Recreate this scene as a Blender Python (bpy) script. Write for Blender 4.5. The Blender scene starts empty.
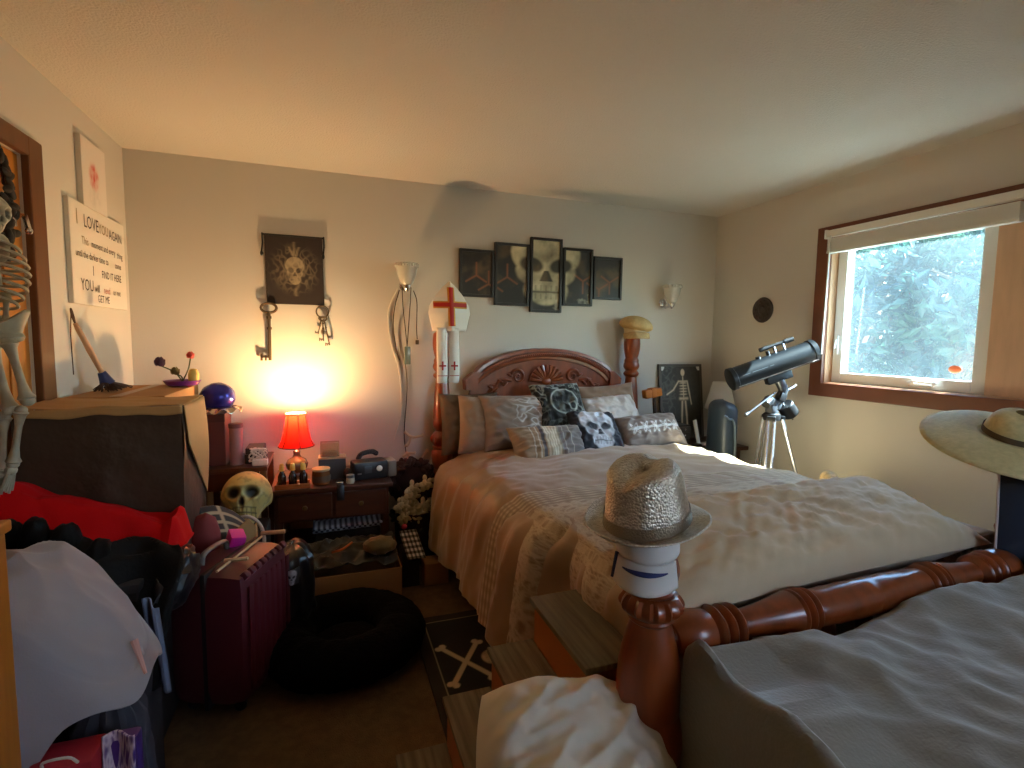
import bpy, bmesh, math, random
from math import sin, cos, pi, sqrt, exp, radians
from mathutils import Vector as V, Matrix as M, noise
random.seed(7)
S = bpy.context.scene
COL = S.collection

# ------------------------------------------------------------------ camera
CAMH = 1.42
FPX, YAW, PITCH, ROLL = 512.3, 0.3441, 0.0847, 0.01333
FW = V((sin(YAW)*cos(PITCH), cos(YAW)*cos(PITCH), -sin(PITCH)))
RT = V((cos(YAW), -sin(YAW), 0)); UP = RT.cross(FW)
RT, UP = RT*cos(ROLL)+UP*sin(ROLL), UP*cos(ROLL)-RT*sin(ROLL)
cd = bpy.data.cameras.new('camera'); cd.sensor_width = 36; cd.lens = 36*FPX/1024
cd.clip_start = .02
cam = bpy.data.objects.new('camera', cd); COL.objects.link(cam)
m = M((RT, UP, -FW)).transposed().to_4x4(); m.translation = V((0, 0, CAMH)); cam.matrix_world = m
S.camera = cam

def at(px, py, X=None, Y=None, Z=None):
    """point of the room seen at a place in the photo, on a given plane"""
    d = RT*((px-512)/FPX) - UP*((py-384)/FPX) + FW
    t = X/d.x if X is not None else Y/d.y if Y is not None else (Z-CAMH)/d.z
    return V((0, 0, CAMH)) + d*t

# ------------------------------------------------------------------ colour management, sky, sun
vs = S.view_settings
S.display_settings.display_device = 'sRGB'
vs.view_transform = 'Standard'; vs.look = 'None'; vs.gamma = 1; vs.exposure = 0.8
vs.use_curve_mapping = False
S.cycles.use_denoising = True
S.cycles.max_bounces = 10; S.cycles.diffuse_bounces = 7; S.cycles.transparent_max_bounces = 12
S.cycles.sample_clamp_indirect = 6; S.cycles.caustics_reflective = False; S.cycles.caustics_refractive = False
SUN = V((1, -.52, 1.18)).normalized()
w = bpy.data.worlds.new('sky'); S.world = w; w.use_nodes = True
nt = w.node_tree; bg = nt.nodes['Background']
sk = nt.nodes.new('ShaderNodeTexSky'); sk.sky_type = 'NISHITA'; sk.sun_disc = False
sk.sun_elevation = math.asin(SUN.z); sk.sun_rotation = math.atan2(SUN.x, SUN.y)
nt.links.new(sk.outputs[0], bg.inputs[0]); bg.inputs[1].default_value = 1.8
sl = bpy.data.lights.new('sun', 'SUN'); sl.energy = 70; sl.angle = .009; sl.color = (1, .96, .94)
so = bpy.data.objects.new('sun', sl); COL.objects.link(so)
so.rotation_euler = SUN.to_track_quat('Z', 'Y').to_euler(); so.location = (6, -3, 8)

# ------------------------------------------------------------------ helpers
def L1(c):
    c /= 255.; return c/12.92 if c <= .04045 else ((c+.055)/1.055)**2.4
def rgb(r, g, b): return (L1(r), L1(g), L1(b))
def mix(a, b, t): return tuple(a[i]+(b[i]-a[i])*t for i in range(3))
def sst(a, b, x):
    t = max(0., min(1., (x-a)/(b-a))); return t*t*(3-2*t)
def nz(x, y=0., z=0.): return noise.noise(V((x, y, z)))
def fbm(x, y=0., z=0., o=4):
    return noise.fractal(V((x, y, z)), 1.0, 2.0, o)

def mat(name, c, rough=.6, metal=0., bump=0., bscale=60., bdist=.004, var=0., vscale=6., spec=.5,
        sheen=0., coat=0., trans=0., emit=None, estr=0., attr=False, stretch=None, sub=0., c2=None):
    mt = bpy.data.materials.new(name); mt.use_nodes = True
    n, l = mt.node_tree.nodes, mt.node_tree.links
    b = n['Principled BSDF']; b.inputs['Roughness'].default_value = rough; b.inputs['Metallic'].default_value = metal
    b.inputs['Specular IOR Level'].default_value = spec
    b.inputs['Sheen Weight'].default_value = sheen; b.inputs['Coat Weight'].default_value = coat
    b.inputs['Coat Roughness'].default_value = .12
    b.inputs['Transmission Weight'].default_value = trans
    if emit: b.inputs['Emission Color'].default_value = (*emit, 1); b.inputs['Emission Strength'].default_value = estr
    tc = n.new('ShaderNodeTexCoord'); mp = n.new('ShaderNodeMapping'); l.new(tc.outputs['Object'], mp.inputs[0])
    if stretch: mp.inputs['Scale'].default_value = stretch
    if attr:
        a = n.new('ShaderNodeAttribute'); a.attribute_name = 'Col'; l.new(a.outputs['Color'], b.inputs['Base Color'])
    elif var > 0:
        t = n.new('ShaderNodeTexNoise'); t.inputs['Scale'].default_value = vscale; t.inputs['Detail'].default_value = 5
        l.new(mp.outputs[0], t.inputs['Vector'])
        r = n.new('ShaderNodeValToRGB'); d = c2 or tuple(x*(1-var) for x in c)
        r.color_ramp.elements[0].position = .35; r.color_ramp.elements[1].position = .65
        r.color_ramp.elements[0].color = (*d, 1); r.color_ramp.elements[1].color = (*c, 1)
        l.new(t.outputs['Fac'], r.inputs[0]); l.new(r.outputs[0], b.inputs['Base Color'])
    else: b.inputs['Base Color'].default_value = (*c, 1)
    if bump > 0:
        t = n.new('ShaderNodeTexNoise'); t.inputs['Scale'].default_value = bscale; t.inputs['Detail'].default_value = 4
        l.new(mp.outputs[0], t.inputs['Vector'])
        u = n.new('ShaderNodeBump'); u.inputs['Strength'].default_value = bump; u.inputs['Distance'].default_value = bdist
        l.new(t.outputs['Fac'], u.inputs['Height']); l.new(u.outputs[0], b.inputs['Normal'])
    return mt

def voro(mt, scale, strength, dist=.003, colors=None):
    """cell pattern (sequins, quilting) as bump and colour variation"""
    n, l = mt.node_tree.nodes, mt.node_tree.links; b = n['Principled BSDF']
    tc = n.new('ShaderNodeTexCoord'); t = n.new('ShaderNodeTexVoronoi'); t.inputs['Scale'].default_value = scale
    l.new(tc.outputs['Object'], t.inputs['Vector'])
    u = n.new('ShaderNodeBump'); u.inputs['Strength'].default_value = strength; u.inputs['Distance'].default_value = dist
    u.invert = True
    l.new(t.outputs['Distance'], u.inputs['Height']); l.new(u.outputs[0], b.inputs['Normal'])
    if colors:
        r = n.new('ShaderNodeValToRGB'); r.color_ramp.elements[0].color = (*colors[0], 1); r.color_ramp.elements[1].color = (*colors[1], 1)
        s = n.new('ShaderNodeSeparateColor'); l.new(t.outputs['Color'], s.inputs[0]); l.new(s.outputs[0], r.inputs[0])
        l.new(r.outputs[0], b.inputs['Base Color'])
    return mt

class MB:
    def __init__(s): s.bm = bmesh.new(); s.cols = {}; s.mi = 0
    def _add(s, vs, fs, col=None):
        bv = [s.bm.verts.new(v) for v in vs]
        if col:
            for v, c in zip(bv, col): s.cols[v] = c
        for f in fs:
            try:
                q = s.bm.faces.new([bv[i] for i in f]); q.material_index = s.mi
            except ValueError: pass
        return s
    def box(s, c, d, R=None, bev=0.):
        """c centre, d full sizes, R optional 3x3 / euler tuple"""
        if isinstance(R, tuple): R = M.Rotation(R[2], 3, 'Z') @ M.Rotation(R[1], 3, 'Y') @ M.Rotation(R[0], 3, 'X')
        t = bmesh.new(); bmesh.ops.create_cube(t, size=1)
        for v in t.verts: v.co = V((v.co.x*d[0], v.co.y*d[1], v.co.z*d[2]))
        if bev > 0: bmesh.ops.bevel(t, geom=t.edges[:], offset=min(bev, min(d)*.45), segments=2, affect='EDGES', profile=.6)
        t.verts.index_update()
        vs = [(R @ v.co if R is not None else v.co) + V(c) for v in t.verts]
        fs = [[v.index for v in f.verts] for f in t.faces]; t.free()
        return s._add(vs, fs)
    def bx(s, x0, x1, y0, y1, z0, z1, bev=0.):
        return s.box(((x0+x1)/2, (y0+y1)/2, (z0+z1)/2), (x1-x0, y1-y0, z1-z0), None, bev)
    def tube(s, pts, r, n=10, cap=True, closed=False, flat=1.):
        pts = [V(p) for p in pts]; k = len(pts)
        rs = list(r) if isinstance(r, (list, tuple)) else [r]*k
        vs, fs = [], []; side = None
        for i, p in enumerate(pts):
            if closed: d = pts[(i+1) % k]-pts[i-1]
            else: d = pts[min(i+1, k-1)]-pts[max(i-1, 0)]
            d.normalize()
            if side is None:
                side = d.cross(V((0, 0, 1)))
                if side.length < .1: side = d.cross(V((0, 1, 0)))
            side = side-d*side.dot(d)
            side = side.normalized() if side.length > 1e-6 else d.orthogonal().normalized()
            o = d.cross(side)
            for j in range(n):
                a = 2*pi*j/n; vs.append(p+side*cos(a)*rs[i]+o*sin(a)*rs[i]*flat)
        for i in range(k if closed else k-1):
            for j in range(n):
                a, b = i*n+j, i*n+(j+1) % n; c = ((i+1) % k)*n
                fs.append((a, b, c+(j+1) % n, c+j))
        if cap and not closed: fs += [tuple(range(n))[::-1], tuple(range((k-1)*n, k*n))]
        return s._add(vs, fs)
    def cyl(s, a, b, r, r2=None, n=16): return s.tube([a, b], [r, r if r2 is None else r2], n)
    def lathe(s, prof, o=(0, 0, 0), R=None, n=28, rf=None, cap=True):
        """prof [(r,z)], around local z; rf(angle,z)->radius factor"""
        o = V(o); vs, fs = [], []
        for r, z in prof:
            for j in range(n):
                a = 2*pi*j/n; q = r*(rf(a, z) if rf else 1)
                v = V((q*cos(a), q*sin(a), z)); vs.append((R @ v if R is not None else v)+o)
        for i in range(len(prof)-1):
            for j in range(n):
                fs.append((i*n+j, i*n+(j+1) % n, (i+1)*n+(j+1) % n, (i+1)*n+j))
        if cap: fs += [tuple(range(n))[::-1], tuple(range((len(prof)-1)*n, len(prof)*n))]
        return s._add(vs, fs)
    def ell(s, c, r, R=None, n=16, fn=None):
        t = bmesh.new(); bmesh.ops.create_uvsphere(t, u_segments=n, v_segments=max(6, n*2//3), radius=1)
        t.verts.index_update(); vs = []
        for v in t.verts:
            p = V((v.co.x*r[0], v.co.y*r[1], v.co.z*r[2]))
            if fn: p = fn(v.co.copy(), p)
            vs.append((R @ p if R is not None else p)+V(c))
        fs = [[v.index for v in f.verts] for f in t.faces]; t.free()
        return s._add(vs, fs)
    def prism(s, poly, d, O, ax, ay, an):
        """polygon in axes ax, ay at origin O, thickness d along an"""
        O, ax, ay, an = V(O), V(ax), V(ay), V(an); k = len(poly)
        vs = [O+ax*x+ay*y for x, y in poly]+[O+ax*x+ay*y+an*d for x, y in poly]
        fs = [tuple(range(k))[::-1], tuple(range(k, 2*k))]+[(i, (i+1) % k, k+(i+1) % k, k+i) for i in range(k)]
        return s._add(vs, fs)
    def grid(s, fn, nu, nv, col=None, cu=False, cv=False, a=(0, 1), b=(0, 1)):
        vs, fs, cs = [], [], []
        for i in range(nu+(0 if cu else 1)):
            for j in range(nv+(0 if cv else 1)):
                u, v = a[0]+(a[1]-a[0])*i/nu, b[0]+(b[1]-b[0])*j/nv
                vs.append(V(fn(u, v)))
                if col: cs.append(col(u, v))
        W = nv+(0 if cv else 1); H_ = nu+(0 if cu else 1)
        for i in range(nu):
            for j in range(nv):
                i2, j2 = (i+1) % H_, (j+1) % W
                fs.append((i*W+j, i2*W+j, i2*W+j2, i*W+j2))
        return s._add(vs, fs, cs if col else None)
    def build(s, name, mts, parent=None, smooth=True, solid=0., sub=0, ang=40, bev=0.):
        bmesh.ops.recalc_face_normals(s.bm, faces=s.bm.faces)
        me = bpy.data.meshes.new(name)
        vl = list(s.bm.verts); s.bm.to_mesh(me)
        if s.cols:
            at_ = me.color_attributes.new('Col', 'FLOAT_COLOR', 'POINT')
            for i, v in enumerate(vl):
                c = s.cols.get(v, (.5, .5, .5)); at_.data[i].color = (c[0], c[1], c[2], 1)
        s.bm.free()
        o = bpy.data.objects.new(name, me); COL.objects.link(o)
        for q in (mts if isinstance(mts, (list, tuple)) else [mts]): me.materials.append(q)
        if smooth:
            for p in me.polygons: p.use_smooth = True
            try: me.set_sharp_from_angle(angle=radians(ang))
            except Exception: pass
        if parent is not None:
            o.parent = parent
            root = parent
            while root.parent: root = root.parent
            if parent is root:
                o.matrix_parent_inverse = M.Translation(-V(parent.location))
        else:
            xs = [v.co for v in me.vertices]
            lo = V((min(v.x for v in xs), min(v.y for v in xs), min(v.z for v in xs))); hi = V((max(v.x for v in xs), max(v.y for v in xs), max(v.z for v in xs)))
            b = V(((lo.x+hi.x)/2, (lo.y+hi.y)/2, lo.z))
            me.transform(M.Translation(-b)); o.location = b
        if bev:
            q = o.modifiers.new('bevel', 'BEVEL'); q.width = bev; q.segments = 2; q.limit_method = 'ANGLE'
        if solid: q = o.modifiers.new('solid', 'SOLIDIFY'); q.thickness = solid; q.offset = 0
        if sub: q = o.modifiers.new('sub', 'SUBSURF'); q.levels = sub; q.render_levels = sub
        return o

def tag(o, label, cat, group=None, kind=None):
    o['label'] = label; o['category'] = cat
    if group: o['group'] = group
    if kind: o['kind'] = kind
    return o
def thing(name, label, cat, loc, group=None):
    o = bpy.data.objects.new(name, None); COL.objects.link(o); o.location = loc; o.empty_display_size = .05
    return tag(o, label, cat, group)
def struct(o): o['kind'] = 'structure'; return o
def copy_tree(o, parent=None):
    c = o.copy(); COL.objects.link(c)
    if parent is not None:
        c.parent = parent; c.matrix_parent_inverse = o.matrix_parent_inverse.copy()
    for ch in list(o.children): copy_tree(ch, c)
    return c
def curve_pts(pts, n=24):
    """smooth Catmull-Rom through points"""
    P = [V(p) for p in pts]; P = [P[0]*2-P[1]]+P+[P[-1]*2-P[-2]]; out = []
    k = len(P)-3
    for i in range(k):
        for j in range(max(2, n//k)):
            t = j/max(2, n//k); a, b, c, d = P[i:i+4]
            out.append(.5*((2*b)+(c-a)*t+(2*a-5*b+4*c-d)*t*t+(3*b-a-3*c+d)*t**3))
    return out+[P[-2]]
def text_mesh(mb, s, size, O, ax, ay, an, depth=.0006):
    """flat lettering added to a mesh"""
    cu = bpy.data.curves.new('t', 'FONT'); cu.body = s; cu.size = size; cu.resolution_u = 2
    ob = bpy.data.objects.new('t', cu); me = bpy.data.meshes.new_from_object(ob)
    O, ax, ay, an = V(O), V(ax), V(ay), V(an)
    mb._add([O+ax*v.co.x+ay*v.co.y+an*depth for v in me.vertices], [list(p.vertices) for p in me.polygons])
    bpy.data.objects.remove(ob); bpy.data.curves.remove(cu); bpy.data.meshes.remove(me)

# ------------------------------------------------------------------ drawn patterns
def ring(x, y, cx, cy, rx, ry, w): 
    d = sqrt(((x-cx)/rx)**2+((y-cy)/ry)**2); return exp(-((d-1)/w)**2)
def disc(x, y, cx, cy, rx, ry, s=.12):
    d = sqrt(((x-cx)/rx)**2+((y-cy)/ry)**2); return 1-sst(1-s, 1+s, d)
def skull_art(x, y):
    """front view skull: brightness 0..1, x,y in -1..1"""
    c = max(disc(x, y, 0, .32, .66, .62, .06), disc(x, y, 0, -.12, .56, .42, .08))
    jaw = disc(x, y, 0, -.58, .40, .36, .1); c = max(c, jaw)
    sh = .72+.28*fbm(x*3, y*3, 1.7)+.15*sst(.0, .7, y)
    e = max(disc(abs(x), y-.2*abs(x), .27, -.03, .2, .17, .25), 0)
    n_ = 0
    if -.36 < y < -.1: n_ = 1-sst(.0, .05, abs(x)-.02-(-.1-y)*.38)
    t = 0
    if -.78 < y < -.46 and abs(x) < .34:
        t = max(exp(-((y+.62)/.03)**2), .55*exp(-(((x*9+.5) % 1)-.5)**2/.03))
    cheek = .55*exp(-((abs(x)-.42)/.09)**2-((y+.38)/.14)**2)
    return max(0, c*sh*(1-.96*e)*(1-.95*n_)*(1-.8*t)*(1-cheek))
def scroll_art(x, y, s=3., w=.06):
    """thin curly vine lines"""
    a = fbm(x*s, y*s, 3.1, 2); b = fbm(x*s+9, y*s-4, 7.7, 2)
    return max(exp(-(a/w)**2), exp(-(b/w)**2)*.8)
def flower_art(x, y, r=.5, k=6):
    d = sqrt(x*x+y*y); a = math.atan2(y, x)
    return exp(-((d-r*(.65+.35*cos(a*k)))/.07)**2)+exp(-(d/.1)**2)

# ------------------------------------------------------------------ materials
wall_m = mat('wall_paint', rgb(205, 199, 188), .85, bump=.25, bscale=90, bdist=.002)
ceil_m = mat('ceiling_texture', rgb(211, 206, 197), .9, bump=.8, bscale=110, bdist=.006)
carpet_m = mat('carpet', rgb(122, 96, 64), 1, bump=1., bscale=260, bdist=.01, var=.25, vscale=30)
trim_m = mat('window_trim_wood', rgb(118, 66, 40), .45, var=.25, vscale=4, stretch=(8, 1, 1), bump=.1)
oak_m = mat('light_oak', rgb(196, 150, 110), .5, var=.2, vscale=4, stretch=(6, 6, 1))
door_m = mat('door_wood', rgb(190, 118, 40), .42, var=.22, vscale=4, stretch=(9, 9, .8))
doortrim_m = mat('door_trim_wood', rgb(104, 62, 30), .45, var=.2, vscale=4, stretch=(9, 9, .8))
white_m = mat('white_vinyl', rgb(222, 222, 218), .4)
black_m = mat('black_plastic', rgb(22, 22, 24), .4)
cherry_m = mat('cherry_wood', rgb(142, 66, 26), .33, var=.35, vscale=5, stretch=(5, 5, 1), coat=.25, spec=.5)
darkwood_m = mat('dark_wood', rgb(84, 42, 22), .35, var=.3, vscale=6, stretch=(1, 6, 6), coat=.3)
chrome_m = mat('chrome', rgb(210, 212, 218), .18, metal=1)
brass_m = mat('aged_brass', rgb(120, 96, 60), .45, metal=.8)
iron_m = mat('aged_iron', rgb(92, 76, 58), .55, metal=.6)
card_m = mat('cardboard', rgb(168, 122, 74), .85, var=.1, vscale=8)
attr_cloth = mat('printed_cloth', (1, 1, 1), .85, attr=True, bump=.25, bscale=500, bdist=.001, sheen=.2)
attr_print = mat('printed_paper', (1, 1, 1), .5, attr=True)
attr_rug = mat('woven_rug', (1, 1, 1), .95, attr=True, bump=.8, bscale=350, bdist=.004)
bone_m = mat('bone_plastic', rgb(196, 190, 172), .55, var=.2, vscale=18)
white_cloth = mat('white_cloth', rgb(212, 206, 192), .85, bump=.2, bscale=400, bdist=.001, sheen=.2)

# ------------------------------------------------------------------ room shell
LX, RX, BY, FY, CZ = -1.045, 2.99, 3.45, -1.3, 2.44
T = .15
struct(MB().bx(LX-T, RX+T, FY-T, BY+T, -.12, 0).build('floor', carpet_m, smooth=False))
struct(MB().bx(LX-T, RX+T, FY-T, BY+T, CZ, CZ+.12).build('ceiling', ceil_m, smooth=False))
struct(MB().bx(LX-T, RX+T, BY, BY+T, 0, CZ).build('wall_back', wall_m, smooth=False))
VX0, VX1, VZ0, VZ1 = 1.45, 2.25, 1.25, 2.05    # invented window, added unseen behind the viewer to let in fill light
b = MB(); b.bx(LX-T, VX0, FY-T, FY, 0, CZ); b.bx(VX1, RX+T, FY-T, FY, 0, CZ); b.bx(VX0, VX1, FY-T, FY, 0, VZ0); b.bx(VX0, VX1, FY-T, FY, VZ1, CZ)
struct(b.build('wall_front', wall_m, smooth=False))
b = MB()
for f in ((VX0+.001, VX0+.05, VZ0+.001, VZ1-.001), (VX1-.05, VX1-.001, VZ0+.001, VZ1-.001), (VX0+.05, VX1-.05, VZ0+.001, VZ0+.05), (VX0+.05, VX1-.05, VZ1-.05, VZ1-.001), ((VX0+VX1)/2-.025, (VX0+VX1)/2+.025, VZ0+.05, VZ1-.05)):
    b.bx(f[0], f[1], FY-.10, FY-.05, f[2], f[3], .004)
fill_win = struct(b.build('added_fill_window', white_m, smooth=False))
b = MB()
for f in ((VX0-.07, VX0+.004, VZ0-.07, VZ1+.07), (VX1-.004, VX1+.07, VZ0-.07, VZ1+.07), (VX0, VX1, VZ0-.07, VZ0+.004), (VX0, VX1, VZ1-.004, VZ1+.07)): b.bx(f[0], f[1], FY-.004, FY+.02, f[2], f[3], .004)
b.build('casing', trim_m, fill_win, smooth=False)
DY0, DY1, DZ = 1.60, 2.43, 2.075           # door opening
b = MB(); b.bx(LX-T, LX, FY, DY0, 0, CZ); b.bx(LX-T, LX, DY1, BY, 0, CZ); b.bx(LX-T, LX, DY0, DY1, DZ, CZ)
struct(b.build('wall_left', wall_m, smooth=False))
WY0, WY1, WZ0, WZ1 = 1.16, 2.43, 1.165, 2.10   # window opening
b = MB(); b.bx(RX, RX+T, FY, WY0, 0, CZ); b.bx(RX, RX+T, WY1, BY, 0, CZ)
b.bx(RX, RX+T, WY0, WY1, 0, WZ0); b.bx(RX, RX+T, WY0, WY1, WZ1, CZ)
struct(b.build('wall_right', wall_m, smooth=False))
b = MB(); b.bx(LX+.001, RX-.001, BY-.014, BY, 0, .085, .004)
struct(b.build('baseboard_back', oak_m, smooth=False))
b = MB(); b.bx(RX-.014, RX, FY, BY-.015, 0, .085, .004); struct(b.build('baseboard_right', oak_m, smooth=False))
b = MB(); b.bx(LX, LX+.014, DY1+.1, BY-.015, 0, .085, .004); struct(b.build('baseboard_left', oak_m, smooth=False))

# door in the left wall
d = MB(); d.bx(LX-.052, LX-.012, DY0+.004, DY1-.004, .01, DZ-.004, .003)
door = struct(d.build('door_1', door_m, smooth=False))
b = MB()
for z0, z1 in ((.25, .95), (1.1, 1.9)):
    for y0, y1 in ((DY0+.12, DY0+.36), (DY1-.36, DY1-.12)):
        for f in ((y0, y1, z0, z0+.025), (y0, y1, z1-.025, z1), (y0, y0+.025, z0, z1), (y1-.025, y1, z0, z1)):
            b.bx(LX-.013, LX-.006, f[0], f[1], f[2], f[3], .003)
b.build('panel_moulding', door_m, door, smooth=False)
b = MB()
b.bx(LX-.005, LX+.022, DY1-.002, DY1+.10, 0, DZ+.07, .006); b.bx(LX-.005, LX+.022, DY0-.10, DY0+.002, 0, DZ+.07, .006)
b.bx(LX-.005, LX+.0215, DY0-.002, DY1+.002, DZ-.002, DZ+.07, .006)
b.bx(LX-.1, LX-.054, DY1-.02, DY1-.003, 0, DZ, .002)
struct(b.build('trim_1', doortrim_m, smooth=False))

# window in the right wall
win = bpy.data.objects.new('window_1', None); COL.objects.link(win); win.location = (RX, 1.9, WZ0); struct(win)
b = MB()
b.bx(RX-.022, RX+.004, WY1-.012, WY1+.075, WZ0-.075, WZ1+.06, .006); b.bx(RX-.022, RX+.004, WY0-.075, WY0+.012, WZ0-.075, WZ1+.06, .006)
b.bx(RX-.0215, RX+.004, WY0, WY1, WZ1-.012, WZ1+.06, .006); b.bx(RX-.0215, RX+.004, WY0, WY1, WZ0-.075, WZ0+.012, .006)
b.build('casing', trim_m, win, smooth=False)
b = MB()
b.bx(RX+.002, RX+T, WY1-.016, WY1-.0005, WZ0+.001, WZ1-.001); b.bx(RX+.002, RX+T, WY0+.0005, WY0+.016, WZ0+.001, WZ1-.001)
b.bx(RX+.002, RX+T, WY0+.016, WY1-.016, WZ1-.016, WZ1-.001); b.bx(RX+.002, RX+T, WY0+.016, WY1-.016, WZ0+.001, WZ0+.016)
b.build('jamb', oak_m, win, smooth=False)
b = MB(); b.bx(RX+.05, RX+.13, WY0+.016, 1.585, WZ0+.016, WZ1-.016, .004); b.build('side_board', mat('side_board_wood', rgb(212, 172, 138), .5, var=.12, vscale=4, stretch=(6, 6, 1)), win, smooth=False)
gx = RX+.09; y0, y1, z0, z1 = 1.585, 2.412, WZ0+.017, WZ1-.017; fw = .062
b = MB()
b.bx(gx-.03, gx+.03, y0, y0+fw, z0, z1, .006); b.bx(gx-.03, gx+.03, y1-fw, y1, z0, z1, .006)
b.bx(gx-.0295, gx+.03, y0+fw, y1-fw, z1-.075, z1, .006); b.bx(gx-.0295, gx+.03, y0+fw, y1-fw, z0, z0+fw, .006)
fr = b.build('sash_frame', white_m, win, smooth=False)
g = bpy.data.materials.new('dusty_glass'); g.use_nodes = True; n, l = g.node_tree.nodes, g.node_tree.links
n.clear(); out = n.new('ShaderNodeOutputMaterial')
tr = n.new('ShaderNodeBsdfTransparent'); tl = n.new('ShaderNodeBsdfTranslucent'); gl = n.new('ShaderNodeBsdfGlossy')
tr.inputs[0].default_value = (.80, .95, 1, 1); tl.inputs[0].default_value = (.66, .90, 1, 1); gl.inputs['Roughness'].default_value = .03
m1 = n.new('ShaderNodeMixShader'); m2 = n.new('ShaderNodeMixShader'); m2.inputs[0].default_value = .05
tx = n.new('ShaderNodeTexNoise'); tx.inputs['Scale'].default_value = 2.2; tx.inputs['Detail'].default_value = 3
mr = n.new('ShaderNodeMapRange'); mr.inputs[1].default_value = .3; mr.inputs[2].default_value = .75; mr.inputs[3].default_value = .007; mr.inputs[4].default_value = .018
tc = n.new('ShaderNodeTexCoord'); l.new(tc.outputs['Object'], tx.inputs['Vector']); l.new(tx.outputs['Fac'], mr.inputs[0])
l.new(mr.outputs[0], m1.inputs[0]); l.new(tr.outputs[0], m1.inputs[1]); l.new(tl.outputs[0], m1.inputs[2])
l.new(m1.outputs[0], m2.inputs[1]); l.new(gl.outputs[0], m2.inputs[2]); l.new(m2.outputs[0], out.inputs[0])
MB().bx(gx+.004, gx+.008, y0+fw-.005, y1-fw+.005, z0+fw-.005, z1-.07).build('glass_pane', g, win, smooth=False)
b = MB(); b.box((gx-.036, 1.88, z0+.03), (.014, .13, .02), None, .004); b.tube([(gx-.042, 1.92, z0+.03), (gx-.06, 1.9, z0+.045), (gx-.065, 1.80, z0+.04)], .006)
b.ell((gx-.065, 1.795, z0+.04), (.011, .011, .011), n=10); b.build('crank_handle', white_m, win)
b = MB(); b.box((gx-.036, y1-.03, 1.42), (.014, .022, .12), None, .005); b.tube([(gx-.045, y1-.03, 1.45), (gx-.058, y1-.03, 1.40)], .006); b.build('sash_latch', white_m, win)
b = MB(); b.ell((gx+.0005, 1.74, 1.30), (.002, .03, .02), n=14); b.build('suncatcher', mat('orange_decal', rgb(240, 120, 70), .5), win)

# blind drawn up at the top of the window
bl = thing('window_blind', 'white horizontal blind drawn up at the top of the window', 'blind', (RX-.03, 1.95, 2.0))
blind_m = mat('blind_white', rgb(226, 224, 216), .5)
b = MB(); b.bx(RX-.065, RX-.023, 1.44, 2.405, 2.085, 2.125, .004); b.build('headrail', blind_m, bl, smooth=False)
b = MB()
for i in range(16): b.bx(RX-.062+.001*(i % 2), RX-.024-.001*(i % 2), 1.455, 2.40, 2.0+i*.0047, 2.0032+i*.0047)
b.build('slat_stack', blind_m, bl, smooth=False)
b = MB(); b.bx(RX-.064, RX-.0225, 1.452, 2.402, 1.984, 1.999, .004); b.build('bottom_rail', blind_m, bl, smooth=False)
b = MB(); b.tube([(RX-.07, 2.375, 2.09), (RX-.068, 2.38, 1.75), (RX-.06, 2.395, 1.36)], .005, 8); b.build('tilt_wand', mat('clear_wand', rgb(225, 225, 220), .2), bl)
b = MB(); b.bx(RX-.07, RX-.022, 1.428, 1.44, 2.075, 2.13, .002); b.build('bracket', white_m, bl, smooth=False)
b = MB(); b.bx(RX-.07, RX-.022, 2.405, 2.417, 2.075, 2.13, .002); b.build('bracket', white_m, bl, smooth=False)

# garden beyond the window
leafm = bpy.data.materials.new('leaf'); leafm.use_nodes = True; n, l = leafm.node_tree.nodes, leafm.node_tree.links
pb = n['Principled BSDF']; pb.inputs['Roughness'].default_value = .5
oi = n.new('ShaderNodeTexCoord'); tx = n.new('ShaderNodeTexNoise'); tx.inputs['Scale'].default_value = 1.6; l.new(oi.outputs['Object'], tx.inputs['Vector'])
cr = n.new('ShaderNodeValToRGB'); cr.color_ramp.elements[0].position = .4; cr.color_ramp.elements[1].position = .66
cr.color_ramp.elements[0].color = (*rgb(18, 50, 52), 1); cr.color_ramp.elements[1].color = (*rgb(54, 82, 58), 1)
l.new(tx.outputs['Fac'], cr.inputs[0]); l.new(cr.outputs[0], pb.inputs['Base Color'])
tl = n.new('ShaderNodeBsdfTranslucent'); l.new(cr.outputs[0], tl.inputs[0]); mx = n.new('ShaderNodeMixShader'); mx.inputs[0].default_value = .45
l.new(pb.outputs[0], mx.inputs[1]); l.new(tl.outputs[0], mx.inputs[2]); l.new(mx.outputs[0], n['Material Output'].inputs[0])
bark_m = mat('bark', rgb(92, 74, 56), .9, bump=.6, bscale=20, bdist=.02)
lawn_m = mat('lawn', rgb(112, 112, 100), .95, var=.35, vscale=3)
struct(MB().bx(RX+T+.02, 16, -6, 16, -.5, -.4).build('ground', lawn_m, smooth=False))
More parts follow.
